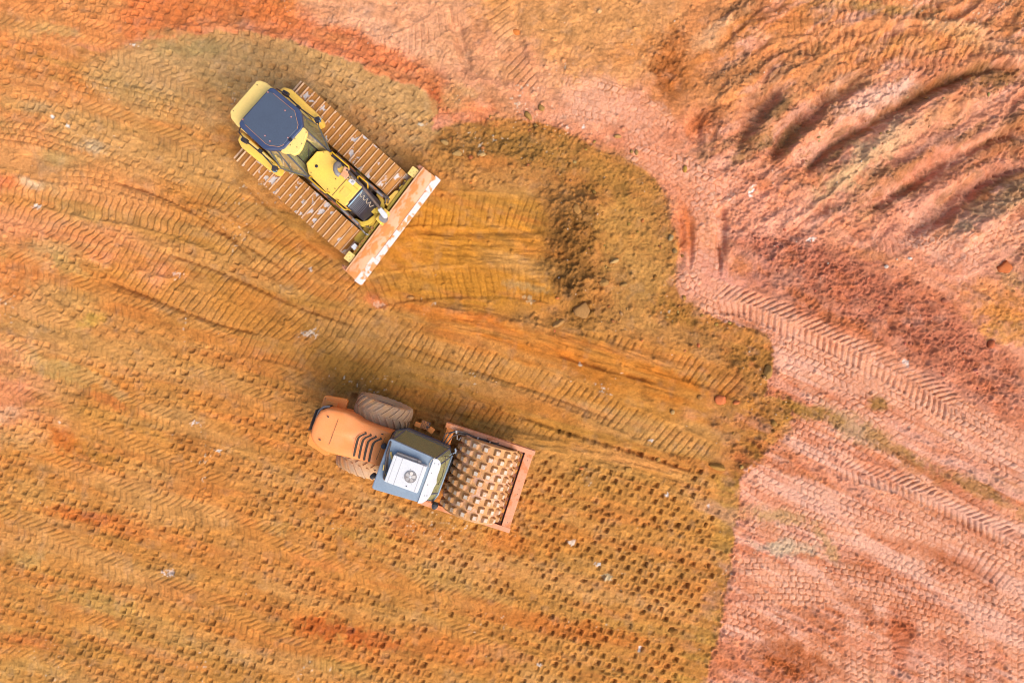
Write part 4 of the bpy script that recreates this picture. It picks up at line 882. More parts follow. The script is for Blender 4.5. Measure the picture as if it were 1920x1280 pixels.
# label plate near the cowl
pl_ = part('label_plate', M['white'], dz, lambda bm: Bx(bm, (1.27, .24, 1.955), (.17, .13, .015), 0, .006))
cu = bpy.data.curves.new('plate_marks', 'FONT'); cu.body = 'PI'; cu.size = .085; cu.extrude = .001; cu.align_x = 'CENTER'; cu.align_y = 'CENTER'
tmp = bpy.data.objects.new('tmp_text', cu); COL.objects.link(tmp)
dg = bpy.context.evaluated_depsgraph_get()
tm = bpy.data.meshes.new_from_object(tmp.evaluated_get(dg)); bpy.data.objects.remove(tmp)
tm.materials.clear(); tm.materials.append(M['black'])
to = bpy.data.objects.new('plate_marks', tm); COL.objects.link(to); to.parent = pl_; to.location = (1.29, .235, 1.965); to.rotation_euler = (0, 0, math.radians(18))
# tangled wiring beside the bonnet
def coil(bm, p0, p1, turns, r, tr):
    P0, P1 = Vector(p0), Vector(p1); d_ = (P1-P0); n_ = turns*10
    a = Vector((-d_.y, d_.x, 0)).normalized(); b = Vector((0, 0, 1))
    Tb(bm, [P0+d_*(k/n_)+(a*math.cos(k*.628)+b*math.sin(k*.628)*.6)*r for k in range(n_+1)], tr, 5)
part('wiring', M['ivory'], dz, lambda bm: (coil(bm, (1.05, .18, 2.0), (1.25, .36, 2.0), 4, .05, .007), coil(bm, (1.18, .30, 2.0), (1.38, .33, 1.98), 3, .035, .006), coil(bm, (1.62, .14, 1.88), (2.02, .10, 1.62), 4, .055, .008)))
part('wiring_sleeve', M['dark'], dz, lambda bm: (Tb(bm, [(1.0, .30, 1.98), (1.2, .38, 2.0), (1.34, .34, 1.97)], .02, 6), Tb(bm, [(1.1, .22, 1.98), (1.3, .33, 1.99), (1.45, .36, 1.96)], .014, 6)))
# cowl (black radiator guard)
def cowl(bm):
    prof = [(1.56, 1.92), (1.60, 1.86), (1.70, 1.80), (1.82, 1.66), (1.92, 1.42), (1.98, 1.15), (1.99, .92), (1.56, .92)]
    ys_ = [-.36, -.33, -.1, .1, .30, .36]
    R_ = [[bm.verts.new((x-(.03 if abs(y) > .32 else 0), y, z-(.03 if abs(y) > .34 else 0))) for x, z in prof] for y in ys_]
    n_ = len(prof)
    for i in range(len(ys_)-1):
        for k in range(n_): bm.faces.new((R_[i][k], R_[i][(k+1) % n_], R_[i+1][(k+1) % n_], R_[i+1][k]))
    bm.faces.new(R_[0][::-1]); bm.faces.new(R_[-1])
cw = part('radiator_cowl', M['black'], dz, cowl)
for k in range(9): part('cowl_slat', M['cabdark'], cw, lambda bm, k=k: Bx(bm, (1.64+.030*k, 0, 1.845-.0035*k*k-.004*k), (.010, .62, .012), 0, 0, .45+.05*k))
part('cowl_strap', M['bluelamp'], cw, lambda bm: Bx(bm, (1.605, -.04, 1.872), (.022, .58, .010), 0, .003, .55))
# front guard
gp = [(1.70, .50), (1.98, .46), (2.12, .28), (2.14, 0), (2.12, -.30), (1.98, -.50), (1.70, -.54), (1.70, -.44), (1.92, -.41), (2.02, -.26), (2.04, 0), (2.02, .26), (1.92, .38), (1.70, .42)]
part('front_guard', M['yel_old'], dz, lambda bm: Pr(bm, gp, .80, 1.02, .012, 1))
part('front_crossmember', M['yel_old'], dz, lambda bm: (Bx(bm, (2.08, -.25, .86), (.22, .34, .16), .3, .02), Bx(bm, (2.05, .12, 1.08), (.16, .16, .14), .5, .02), Lat(bm, [(0, .9), (.07, .9), (.07, 1.2), (0, 1.2)], 'Z', (1.99, .04, 0), 14)))
# push frame and cylinders
for s in (1, -1):
    part('push_arm', M['yel_old'], dz, lambda bm, s=s: (Bx(bm, (1.45, s*.53, .45), (1.5, .13, .22), s*-.05, .02),))
part('push_frame_plate', M['yel'], dz, lambda bm: Pr(bm, [(1.97, .40), (2.0, .86), (2.06, .92), (2.18, .88), (2.24, .80), (2.30, .38)], .86, .93, .012, 1))
part('push_frame_plate', M['yel_old'], dz, lambda bm: Pr(bm, [(1.92, -.86), (2.0, -.95), (2.16, -.92), (2.30, -.42), (1.98, -.38)], .62, .70, .012, 1))
part('lug_plate', M['yel_old'], dz, lambda bm: Pr(bm, [(2.02, .98), (2.03, 1.10), (2.08, 1.16), (2.14, 1.14), (2.15, 1.22), (2.20, 1.30), (2.26, .92)], .84, .90, .008, 1))
lift = part('lift_cylinder', M['hose'], dz, lambda bm: (Tb(bm, [(.98, .38, 2.06), (1.45, .33, 1.92), (2.18, .20, 1.55)], .040, 10), Tb(bm, [(1.0, .38, 2.05), (1.06, .375, 2.035)], .055, 10)), smooth=True)
part('cylinder_eye', M['white'], lift, lambda bm: (Pr(bm, [(2.10, .25), (2.14, .12), (2.40, .06), (2.46, .10), (2.46, .17), (2.40, .22)], 1.40, 1.50, .03, 2),))
part('cylinder_pin', M['grey'], lift, lambda bm: (Lat(bm, [(0, 1.2), (.11, 1.2), (.11, 1.38), (0, 1.38)], 'Z', (2.37, .06, 0), 18),))
part('pin_bracket', M['yel'], dz, lambda bm: Pr(bm, [(2.18, -.10), (2.18, .30), (2.34, .30), (2.40, -.12)], .95, 1.22, .02, 2))
c2 = part('angle_cylinder', M['dark'], dz, lambda bm: (Tb(bm, [(1.25, -.56, .82), (1.86, -.56, .76)], .055, 10),), smooth=True)
part('cylinder_rod', M['chrome'], c2, lambda bm: Tb(bm, [(1.86, -.56, .76), (2.22, -.60, .72)], .026, 10), smooth=True)
c2 = part('angle_cylinder', M['dark'], dz, lambda bm: (Tb(bm, [(1.25, .56, .82), (1.86, .56, .76)], .055, 10),), smooth=True)
part('cylinder_rod', M['chrome'], c2, lambda bm: Tb(bm, [(1.86, .56, .76), (2.16, .60, .72)], .026, 10), smooth=True)
part('hydraulic_hose', M['hose'], dz, lambda bm: (Tb(bm, [(1.8, .52, 1.15), (1.98, .54, 1.12), (2.06, .42, 1.05), (1.98, .36, .92)], .022, 7), Tb(bm, [(1.75, .55, 1.12), (2.02, .60, 1.05), (2.10, .46, .98)], .018, 7), coil(bm, (2.06, -.42, 1.0), (2.30, -.30, .95), 4, .03, .010)), smooth=True)
part('loose_cable', M['ivory'], dz, lambda bm: (coil(bm, (2.02, -.92, .62), (2.34, -.86, .75), 6, .035, .008),))
part('chain_shackle', M['yband'], dz, lambda bm: Tb(bm, [(1.92, -.60, .62), (2.02, -.74, .58), (2.12, -.72, .58), (2.14, -.58, .6), (2.0, -.52, .62)], .03, 6))
part('tow_plate', M['white'], dz, lambda bm: (Bx(bm, (2.20, -1.06, .98), (.14, .15, .02), -.1, .006), ))
# blade, turned a few degrees on its mount
bl = bpy.data.objects.new('blade', None)
BA = math.radians(4.3); ca_, sa_ = math.cos(BA), math.sin(BA)
def bt(u, v, z): return (2.365+u*ca_-v*sa_, .07+u*sa_+v*ca_, z)
bpy.data.objects.remove(bl)
prof = [(.000, 1.10), (-.035, .98), (-.045, .82), (-.030, .62), (.02, .42), (.10, .26), (.20, .15)]
def board(bm):
    th = .035; n_ = len(prof); vs = []
    K = 15
    for k in range(K):
        v0 = -1+2*k/(K-1)
        fr = []; bk = []
        for u, z in prof:
            wv = 1.785+.12*((1.10-z)/1.0)**1.1
            uu = u
            fr.append(bm.verts.new(bt(uu, v0*wv, z))); bk.append(bm.verts.new(bt(uu-th, v0*wv, z)))
        vs.append((fr, bk))
    for k in range(K-1):
        for i in range(n_-1):
            bm.faces.new((vs[k][0][i], vs[k+1][0][i], vs[k+1][0][i+1], vs[k][0][i+1]))
            bm.faces.new((vs[k][1][i+1], vs[k+1][1][i+1], vs[k+1][1][i], vs[k][1][i]))
        bm.faces.new((vs[k][1][0], vs[k+1][1][0], vs[k+1][0][0], vs[k][0][0])); bm.faces.new((vs[k][0][-1], vs[k+1][0][-1], vs[k+1][1][-1], vs[k][1][-1]))
    for k in (0, -1):
        f, b = vs[k]
        for i in range(n_-1): bm.faces.new((f[i], f[i+1], b[i+1], b[i]))
bo = part('blade', M['blade'], dz, board, smooth=False, label='mud-smeared curved dozer blade with bare metal along the edge')
def rim_strip(bm):
    th = .006; vs = []
    pr = [(.004, 1.10), (-.029, .98), (-.036, .90)]
    for k in range(25):
        v0 = -1+2*k/24; row = []
        for q, (u, z) in enumerate(pr):
            if q == 2: z += .035*math.sin(k*2.3)+.03*math.sin(k*.9)
            wv = 1.783+.12*((1.10-z)/1.0)**1.1; row.append(bm.verts.new(bt(u, v0*wv, z)))
        vs.append(row)
    for k in range(24):
        for q in range(2): bm.faces.new((vs[k][q], vs[k+1][q], vs[k+1][q+1], vs[k][q+1]))
part('worn_rim', M['rimstrip'], bo, rim_strip)
E0 = [(.20, .15), (.33, .045)]
def edgeseg(bm, va, vb, lift_=.0, wide=0.0):
    q = []
    for v in (va, vb):
        for u, z in E0: q.append((v, u, z))
    a = [bt(E0[0][0]-wide, va, E0[0][1]+.012+wide*.7), bt(E0[0][0]-wide, vb, E0[0][1]+.012+wide*.7), bt(E0[1][0]+.01, vb, E0[1][1]), bt(E0[1][0]+.01, va, E0[1][1])]
    Slab(bm, a, .03)
cuts = [-1.93, -1.42, -1.05, -.55, .0, .55, 1.05, 1.42, 1.93]
for i in range(len(cuts)-1):
    part('cutting_edge', M['edge'], bo, lambda bm, i=i: edgeseg(bm, cuts[i]+.004, cuts[i+1]-.004, 0, .07 if i in (0, 1) else (.03 if i in (7,) else .0)))
part('blade_lip', M['toplip'], bo, lambda bm: Tb(bm, [bt(-.015, v, 1.108) for v in np.linspace(-1.78, 1.78, 12)], .020, 8))
bev_ = M['yel_old']
part('blade_back_beam', bev_, bo, lambda bm: (Pr(bm, [bt(-.19, -1.25, 0)[:2], bt(-.19, 1.25, 0)[:2], bt(-.10, 1.62, 0)[:2], bt(-.08, 1.66, 0)[:2], bt(-.08, -1.66, 0)[:2], bt(-.10, -1.62, 0)[:2]], .30, .98, .02, 1)))
part('blade_rib', bev_, bo, lambda bm: [Bx(bm, bt(-.20, v, .6), (.14, .04, .60), BA) for v in (-1.2, -.8, -.4, .4, .8, 1.2)])
part('bracket_plate', M['pale_yel'], bo, lambda bm: Bx(bm, bt(-.17, 1.52, 1.05), (.23, .26, .03), BA, .01))
part('bracket_plate', M['pale_yel'], bo, lambda bm: Bx(bm, bt(-.17, -1.42, 1.05), (.23, .26, .03), BA, .01))
for s in (1, -1):
    part('bracket_bolt', M['dark'], bo, lambda bm, s=s: [Lat(bm, [(0, 1.065), (.010, 1.065), (.010, 1.073), (0, 1.073)], 'Z', (*bt(-.17+dx, (1.52 if s > 0 else -1.42)+dy, 0)[:2], 0), 6) for dx, dy in ((.06, .06), (-.06, .06), (.06, -.06), (-.06, -.06), (0, 0))])
    part('end_ear', M['frame'], bo, lambda bm, s=s: (Slab(bm, [bt(.0, s*1.79, 1.09), bt(-.05, s*1.80, .7), bt(-.20, s*1.76, .72), bt(-.22, s*1.72, .98), bt(-.16, s*1.74, 1.05)], .03), Slab(bm, [bt(-.02, s*1.66, 1.05), bt(-.02, s*1.80, 1.05), bt(-.17, s*1.80, 1.0), bt(-.15, s*1.70, 1.0)], .025)))
part('mud_cake', M['shoe'], bo, lambda bm: [Bx(bm, bt(-.16-.02*math.sin(k*3.1), -1.2+.115*k, .985), (.05+.02*math.sin(k), .07, .02), k) for k in range(8)])

# ================================================================== padfoot roller
YF = math.radians(-17.9); YR = math.radians(-20.0)
OF = Vector((-.89, -3.81, 0)); ORr = Vector((-4.0, -2.6, 0))
rl = thing('padfoot_roller', 'orange soil compactor with blue-grey cab and mud-caked studded drum', 'road roller', (ORr.x, ORr.y, 0), YR)
# the rear body uses the thing's own axes; the drum frame is articulated by a couple of degrees
dlt = OF-ORr; cR, sR = math.cos(-YR), math.sin(-YR)
fx = dlt.x*cR-dlt.y*sR; fy = dlt.x*sR+dlt.y*cR
def fpart(name, mat, fn, smooth=False, label=None, parent=None):
    o = part(name, mat, parent or rl, fn, smooth, label)
    if parent is None:
        o.location = (fx, fy, 0); o.rotation_euler = (0, 0, YF-YR)
    return o
DR = .78; DZ = .86
dm = fpart('drum_shell', M['drum'], lambda bm: Lat(bm, [(0, -1.03), (DR-.10, -1.03), (DR-.08, -1.06), (DR-.015, -1.06), (DR, -1.05)]+[(DR, y) for y in np.linspace(-1, 1, 9)]+[(DR, 1.05), (DR-.015, 1.06), (DR-.08, 1.06), (DR-.10, 1.03), (0, 1.03)], 'Y', (0, 0, DZ), 64), label='mud-caked drum with rows of square pads')
pp = None
for i in range(9):
    y = .92-.23*i
    for k in range(16):
        th = 2*math.pi*k/16-i*.158+.29
        if pp is None:
            def padf(bm):
                b_ = .096; tpt = .062; h_ = .092
                lo = [bm.verts.new((sx*b_, sy*b_, -.012)) for sx, sy in ((-1, -1), (1, -1), (1, 1), (-1, 1))]
                hi = [bm.verts.new((sx*tpt, sy*tpt, h_)) for sx, sy in ((-1, -1), (1, -1), (1, 1), (-1, 1))]
                bm.faces.new(lo[::-1]); t_ = bm.faces.new(hi)
                for q in range(4): bm.faces.new((lo[q], lo[(q+1) % 4], hi[(q+1) % 4], hi[q]))
                bmesh.ops.bevel(bm, geom=[e for e in bm.edges if any(v in hi for v in e.verts)], offset=.011, segments=2, affect='EDGES')
                for f in bm.faces:
                    f.material_index = 1 if f.calc_center_median().z > h_-.004 else 0
            pp = part('pad', [M['padm'], M['padtop']], dm, padf); o = pp
        else: o = copy_part(pp, dm)
        o.location = (DR*math.sin(th), y, DZ+DR*math.cos(th)); o.rotation_euler = (0, th, (.03*math.sin(i*7+k*3)))
# front frame
def ibeam(bm, x0, x1, yc, s):
    Bx(bm, ((x0+x1)/2, yc, .86), (x1-x0, .035, .26), 0, .006); Bx(bm, ((x0+x1)/2, yc-s*.03, .995), (x1-x0, .13, .025), 0, .005); Bx(bm, ((x0+x1)/2, yc-s*.03, .72), (x1-x0, .11, .02), 0, .005)
for s in (1, -1):
    fb = fpart('drum_side_beam', M['frame'], lambda bm, s=s: ibeam(bm, -1.36, 1.24, s*1.16, s))
    part('beam_bracket', M['frame'], fb, lambda bm, s=s: (Bx(bm, (.05, s*1.13, .78), (.62, .05, .30), 0, .02), Lat(bm, [(0, s*1.09), (.22, s*1.09), (.22, s*1.15), (0, s*1.15)], 'Y', (0, 0, .86), 24)))
ft = fpart('front_crossbar', M['frame'], lambda bm: (Bx(bm, (1.09, 0, .88), (.235, 2.27, .24), 0, .012),), label='dusty pinkish orange front bar of the drum frame')
part('bar_mark', M['slot'], ft, lambda bm: [Bx(bm, (1.10+.03*math.sin(k), y, 1.0015), (.014, .03, .003), k) for k, y in enumerate((.88, .05, -.10, -.93))])
rc = fpart('rear_crossbar', M['orange_s'], lambda bm: (Bx(bm, (-1.20, .78, .88), (.22, .62, .22), 0, .012), Bx(bm, (-1.20, -.80, .88), (.22, .60, .22), 0, .012), Bx(bm, (-1.24, 0, .80), (.20, 1.2, .22), 0, .012)))
part('crossbar_bolt', M['dark'], rc, lambda bm: [Bx(bm, (-1.2+.05*math.sin(k*2), .55+.09*k, .995), (.02, .02, .02)) for k in range(5)])
sb = fpart('scraper_bar', M['dark'], lambda bm: Bx(bm, (.955, 0, .80), (.03, 2.1, .12), 0, .005))
tp = None
for k in range(10):
    if tp is None: tp = part('scraper_tooth', M['frame'], sb, lambda bm: Bx(bm, (.905, 0, .83), (.10, .10, .03), 0, .008)); o = tp
    else: o = copy_part(tp, sb)
    o.location = (0, -1.035+.23*k, 0)
fpart('drum_hose', M['hose'], lambda bm: (Tb(bm, [(-1.30, .45, 1.10), (-1.24, .70, 1.12), (-1.18, .95, 1.12), (-1.02, 1.08, 1.12), (-.80, 1.10, 1.10), (-.40, 1.05, 1.06), (-.05, 1.02, 1.02), (.25, 1.05, .98)], .022, 7), Tb(bm, [(-1.24, .40, 1.12), (-1.16, .66, 1.14), (-1.08, .92, 1.14), (-.90, 1.03, 1.14), (-.55, 1.06, 1.10), (-.2, 1.08, 1.05), (.2, 1.09, 1.0)], .018, 7), Tb(bm, [(-1.34, .5, 1.08), (-1.30, .9, 1.10), (-1.08, 1.05, 1.10), (-.6, 1.08, 1.08)], .016, 7)), smooth=True)
fpart('hose_clamp', M['chrome'], lambda bm: (Bx(bm, (-1.02, 1.05, 1.13), (.05, .09, .05), .3, .01), Bx(bm, (-.40, 1.05, 1.08), (.04, .09, .04), 0, .01), Bx(bm, (-.05, 1.05, 1.04), (.04, .09, .04), 0, .01), Tb(bm, [(-.98, 1.0, 1.12), (-.94, .86, 1.10), (-.88, .86, 1.08), (-.86, .94, 1.08)], .012, 6)))
fpart('drum_motor', M['dark'], lambda bm: (Lat(bm, [(0, 1.02), (.18, 1.02), (.18, 1.10), (0, 1.10)], 'Y', (0, 0, .86), 20), Lat(bm, [(0, -1.10), (.18, -1.10), (.18, -1.02), (0, -1.02)], 'Y', (0, 0, .86), 20)))
part('centre_joint', M['dark'], rl, lambda bm: (Bx(bm, (2.12, -.05, .72), (.7, .42, .42), -.05, .04), Lat(bm, [(0, .45), (.12, .45), (.12, 1.05), (0, 1.05)], 'Z', (2.05, -.05, 0), 18)))
# rear chassis
part('chassis', M['dark'], rl, lambda bm: (Bx(bm, (-.1, 0, .75), (2.2, .86, .50), 0, .03), Bx(bm, (1.35, -.03, .70), (1.3, .8, .3), 0, .03)))
part('rear_axle', M['dark'], rl, lambda bm: Lat(bm, [(0, -.75), (.13, -.75), (.13, .75), (0, .75)], 'Y', (.15, 0, .80), 16))
part('engine_side', M['orange'], rl, lambda bm: Pr(bm, [(-1.18, -.42), (-1.18, .42), (-.6, .50), (.70, .44), (.70, -.46), (-.6, -.56)], .80, 1.52, .02))
# bonnet, lofted so that its shoulders round over
def loft(bm, rings, bev=None):
    V_ = [[bm.verts.new(p) for p in r_] for r_ in rings]; n_ = len(V_[0])
    for i in range(len(V_)-1):
        for k in range(n_): bm.faces.new((V_[i][k], V_[i][(k+1) % n_], V_[i+1][(k+1) % n_], V_[i+1][k]))
    bm.faces.new(V_[0][::-1]); bm.faces.new(V_[-1])
def hood(bm):
    base = [(-1.30, -.34), (-1.33, -.10), (-1.32, .14), (-1.27, .36), (-1.12, .48), (-.92, .53), (-.60, .57), (-.35, .54), (-.12, .49), (.30, .48), (.72, .48), (.72, .2), (.72, -.2), (.72, -.49), (.35, -.49), (.0, -.53), (-.40, -.58), (-.70, -.61), (-.95, -.58), (-1.18, -.47)]
    cx, cy = -.25, 0
    def ring(sc, dz_, z): return [(cx+(x-cx)*(1-sc*.8 if x < .6 else 1), cy+(y-cy)*(1-sc), z-.02*max(0, -x-.6)*2-(0 if x < .6 else 0)) for x, y in base]
    loft(bm, [ring(.0, 0, 1.50), ring(.0, 0, 1.92), ring(.012, 0, 1.97), ring(.04, 0, 2.01), ring(.09, 0, 2.035), ring(.2, 0, 2.052), ring(.45, 0, 2.07)])
hb = part('bonnet', M['orange'], rl, hood, smooth=True)
# louvres, four curved raised strips painted dark as the shade inside slots
for k in range(4):
    x = .00+.14*k
    def hz(y):
        sc = 1-abs(y)/(.49 if y < 0 else .48)
        return float(np.interp(sc, [0, .012, .04, .09, .20, .45, 1], [1.92, 1.97, 2.01, 2.035, 2.052, 2.07, 2.07]))+.010
    pts = [(x+px_, y_, hz(y_)) for px_, y_ in ((.0, -.455), (-.01, -.42), (-.02, -.36), (-.035, -.25), (-.05, -.12), (-.06, .0), (-.055, .07), (-.02, .14), (.04, .20), (.10, .255))]
    def sl_(bm, pts=pts):
        P_ = [Vector(p) for p in pts]; w_ = .033
        a_, b_ = [], []
        for i, p in enumerate(P_):
            d_ = (P_[min(i+1, len(P_)-1)]-P_[max(i-1, 0)]).normalized(); n_ = Vector((-d_.y, d_.x, 0)).normalized()*w_
            a_.append(p+n_); b_.append(p-n_)
        T_ = [bm.verts.new(p+Vector((0, 0, .004))) for p in a_]+[bm.verts.new(p+Vector((0, 0, .004))) for p in b_[::-1]]
        B_ = [bm.verts.new(p-Vector((0, 0, .10))) for p in a_]+[bm.verts.new(p-Vector((0, 0, .10))) for p in b_[::-1]]
        n_ = len(T_); L_ = len(P_)
        for i in range(L_-1):
            bm.faces.new((T_[i], T_[i+1], T_[n_-2-i], T_[n_-1-i])); bm.faces.new((B_[n_-1-i], B_[n_-2-i], B_[i+1], B_[i]))
        for i in range(n_): bm.faces.new((T_[i], B_[i], B_[(i+1) % n_], T_[(i+1) % n_]))
    lv = part('louvre', M['slot'], hb, sl_)
    def lip(bm, pts=pts):
        Tb(bm, [(p[0]-.038, p[1], p[2]+.002) for p in pts], .012, 6)
    part('louvre_lip', M['orange'], hb, lip, smooth=True)
part('bonnet_emblem', M['dark'], hb, lambda bm: Lat(bm, [(0, 2.068), (.010, 2.068), (.010, 2.074), (0, 2.074)], 'Z', (-.16, .0, 0), 8))
part('rear_grille', M['rubber'], rl, lambda bm: Pr(bm, [(-1.36, -.34), (-1.39, .0), (-1.37, .34), (-1.30, .44), (-1.15, .50), (-1.15, -.45), (-1.30, -.42)], .85, 1.74, .03, 2))
part('bonnet_trim', M['grey'], hb, lambda bm: Tb(bm, [(-1.33, .05, 1.76), (-1.33, .30, 1.78), (-1.25, .45, 1.80), (-1.10, .52, 1.80)], .035, 8), smooth=True)
part('bonnet_seam', M['slot'], hb, lambda bm: (Tb(bm, [(.58, -.46, 2.0), (.58, -.3, 2.068), (.60, .3, 2.066), (.60, .45, 2.0)], .006, 5), Tb(bm, [(-.75, -.52, 2.01), (-.72, -.3, 2.07), (-.72, .25, 2.072), (-.74, .47, 2.01)], .005, 5)))
part('bonnet_latch', M['rubber'], hb, lambda bm: [Bx(bm, (x, y, 2.06), (.06, .025, .02), 0, .005) for x, y in ((-1.0, .30), (-1.0, -.34), (.50, .36))])
part('grille_slat', M['dark'], rl, lambda bm: [Bx(bm, (-1.445, 0, .95+.09*k), (.02, .60, .03)) for k in range(9)])
pr_ = part('rear_fender', M['orange_s'], rl, lambda bm: Pr(bm, [(-1.46, .30), (-1.48, .60), (-1.44, .66), (-.88, .76), (-.82, .72), (-.80, .34)], 1.06, 1.20, .02, 2))
part('tool_box', M['orange_s'], pr_, lambda bm: Bx(bm, (-1.20, .50, 1.23), (.34, .17, .07), .1, .02))
part('bolt', M['dark'], pr_, lambda bm: [Lat(bm, [(0, 1.20), (.012, 1.20), (.012, 1.208), (0, 1.208)], 'Z', (x, y, 0), 8) for x, y in ((-1.42, .58), (-1.05, .58))])
part('rear_fender', M['orange_s'], rl, lambda bm: Pr(bm, [(-1.50, -.34), (-.82, -.36), (-.80, -.84), (-.90, -.90), (-1.48, -.76)], 1.06, 1.20, .02, 2))
part('air_knob', M['rubber'], rl, lambda bm: (Lat(bm, [(0, 2.02), (.07, 2.02), (.075, 2.20), (.06, 2.26), (0, 2.27)], 'Z', (.66, .10, 0), 18)))
part('air_knob', M['rubber'], rl, lambda bm: (Lat(bm, [(0, 2.0), (.07, 2.0), (.07, 2.22), (0, 2.26)], 'Z', (.66, -.74, 0), 18), Tb(bm, [(.75, -.74, 2.05), (.82, -.70, 2.0)], .02)))
# tyres
def tyre(bm, yc):
    R_ = .80; w_ = .30
    Lat(bm, [(.40, yc-w_*.62), (.46, yc-w_*.95), (.60, yc-w_*1.06), (.70, yc-w_*1.02), (R_-.055, yc-w_*.86), (R_-.03, yc-w_*.4), (R_-.025, yc), (R_-.03, yc+w_*.4), (R_-.055, yc+w_*.86), (.70, yc+w_*1.02), (.60, yc+w_*1.06), (.46, yc+w_*.95), (.40, yc+w_*.62)], 'Y', (.15, 0, .80), 56)
    NL = 22
    for k in range(NL):
        for s in (1, -1):
            a0 = 2*math.pi*(k+(.5 if s > 0 else 0))/NL
            prev = None
            for q in range(5):
                t_ = q/4; y = yc+s*(.02+t_*.285); a = a0+t_*.30
                rr = R_+.012-.05*t_**3; rb = R_-.07-.04*t_**3; hw = .030/.8
                ring = [bm.verts.new((.15+r_*math.sin(a+e), y, .80+r_*math.cos(a+e))) for r_, e in ((rb, -hw*1.3), (rr, -hw), (rr, hw), (rb, hw*1.3))]
                if prev:
                    for z_ in range(3): bm.faces.new((prev[z_], prev[z_+1], ring[z_+1], ring[z_]))
                else: bm.faces.new(ring)
                prev = ring
            # lug runs over the shoulder
            a = a0+.33; y = yc+s*w_*1.05
            ring = [bm.verts.new((.15+r_*math.sin(a+e), y, .80+r_*math.cos(a+e))) for r_, e in ((.66, -.05), (.73, -.045), (.73, .045), (.66, .05))]
            for z_ in range(3): bm.faces.new((prev[z_], prev[z_+1], ring[z_+1], ring[z_]))
            bm.faces.new(ring)
for s in (1, -1):
    ty = part('tyre', M['tyre'], rl, lambda bm, s=s: tyre(bm, s*.73), label='dust-covered lugged rear tyre')
    part('rim', M['rimm'], ty, lambda bm, s=s: (Lat(bm, [(0, s*.80), (.14, s*.83), (.16, s*.80), (.33, s*.78), (.37, s*.92), (.41, s*.93), (.42, s*.60), (0, s*.60)], 'Y', (.15, 0, .80), 32), [Bx(bm, (.15+.22*math.cos(k*.785), s*.80, .80+.22*math.sin(k*.785)), (.03, .03, .03)) for k in range(8)]))
# cab
lowp = [(.82, .50), (1.00, .58), (2.24, .52), (2.32, .36), (2.32, -.60), (2.26, -.82), (.84, -.82)]
belt = [(.80, .54), (1.02, .655), (2.28, .575), (2.40, .42), (2.40, -.62), (2.34, -.86), (.84, -.84)]
topp = [(.86, .44), (.90, .47), (2.08, .40), (2.12, .14), (2.14, -.55), (2.06, -.70), (.86, -.78)]
part('cab_base', M['cabdark'], rl, lambda bm: Pr(bm, lowp, .98, 1.30, .02))
part('floor_mat', M['floor'], rl, lambda bm: Pr(bm, [(x*.96+.06, y*.92) for x, y in lowp], 1.30, 1.315))
st = part('operator_seat', M['seat'], rl, lambda bm: (Bx(bm, (1.25, -.05, 1.62), (.48, .48, .14), 0, .04), Bx(bm, (1.0, -.05, 1.95), (.14, .46, .55), 0, .05)))
part('folded_vest', M['lime'], st, lambda bm: (Bx(bm, (1.02, .36, 2.30), (.14, .14, .06), .4, .02), Bx(bm, (1.12, .38, 2.24), (.16, .08, .06), -.3, .02), Bx(bm, (.98, .34, 2.1), (.06, .08, .3), .2, .02)), label='lime yellow cloth over the seat corner')
part('dashboard', M['black'], rl, lambda bm: (Bx(bm, (2.10, .0, 1.72), (.22, .60, .24), 0, .04), Tb(bm, [(2.05, 0, 1.75), (1.82, 0, 1.98)], .025)))
part('steering_wheel', M['black'], rl, lambda bm: Tb(bm, [(1.80+.10*math.cos(a), .20*math.sin(a), 2.0+.10*math.cos(a)) for a in np.linspace(0, 2*math.pi, 17)], .014, 6))
part('side_shelf', M['bluelamp'], rl, lambda bm: (Bx(bm, (1.62, .42, 1.60), (.62, .12, .05), -.05, .01), Bx(bm, (1.95, .38, 1.66), (.10, .09, .05), 0, .01)))
for i in range(7):
    a, b, m_ = lowp[i], topp[i], belt[i]
    part('cab_pillar', M['cabdark'], rl, lambda bm, a=a, b=b, m_=m_: Tb(bm, [(a[0], a[1], 1.28), (m_[0], m_[1], 1.92), (b[0], b[1], 2.86)], .024, 6))
for i in range(7):
    j = (i+1) % 7
    for A_, B_, za, zb in ((lowp, belt, 1.34, 1.90), (belt, topp, 1.94, 2.84)):
        a, b, c_, e = A_[i], A_[j], B_[j], B_[i]
        p = part('window_pane', M['glass'], rl, lambda bm, a=a, b=b, c_=c_, e=e, za=za, zb=zb: Slab(bm, [(a[0], a[1], za), (b[0], b[1], za), (c_[0], c_[1], zb), (e[0], e[1], zb)]))
        part('window_rail', M['cabdark'], p, lambda bm, a=a, b=b, za=za: Tb(bm, [(a[0], a[1], za-.01), (b[0], b[1], za-.01)], .020, 6))
part('front_beam', M['cabblue'], rl, lambda bm: (Tb(bm, [(2.41, .44, 1.96), (2.41, -.66, 1.96), (2.35, -.84, 1.96)], .026, 8)), smooth=True)
part('inner_rail', M['bluelamp'], rl, lambda bm: Tb(bm, [(1.3, .50, 2.0), (2.2, .47, 2.0)], .02, 6))
rf = part('cab_roof', M['cabblue'], rl, lambda bm: Pr(bm, [(.82, .46), (.86, .50), (1.95, .42), (2.06, .40), (2.10, .36), (2.10, -.70), (2.06, -.76), (.88, -.84), (.82, -.80)], 2.86, 2.96, .03, 3))
vz = part('white_visor', M['white'], rf, lambda bm: Pr(bm, [(2.03, .40), (2.12, .43), (2.20, .40), (2.25, .33), (2.27, .18), (2.26, .06), (2.28, -.06), (2.31, -.16), (2.28, -.26), (2.28, -.38), (2.27, -.50), (2.22, -.64), (2.14, -.74), (2.03, -.78)], 2.965, 2.99, .008, 1))
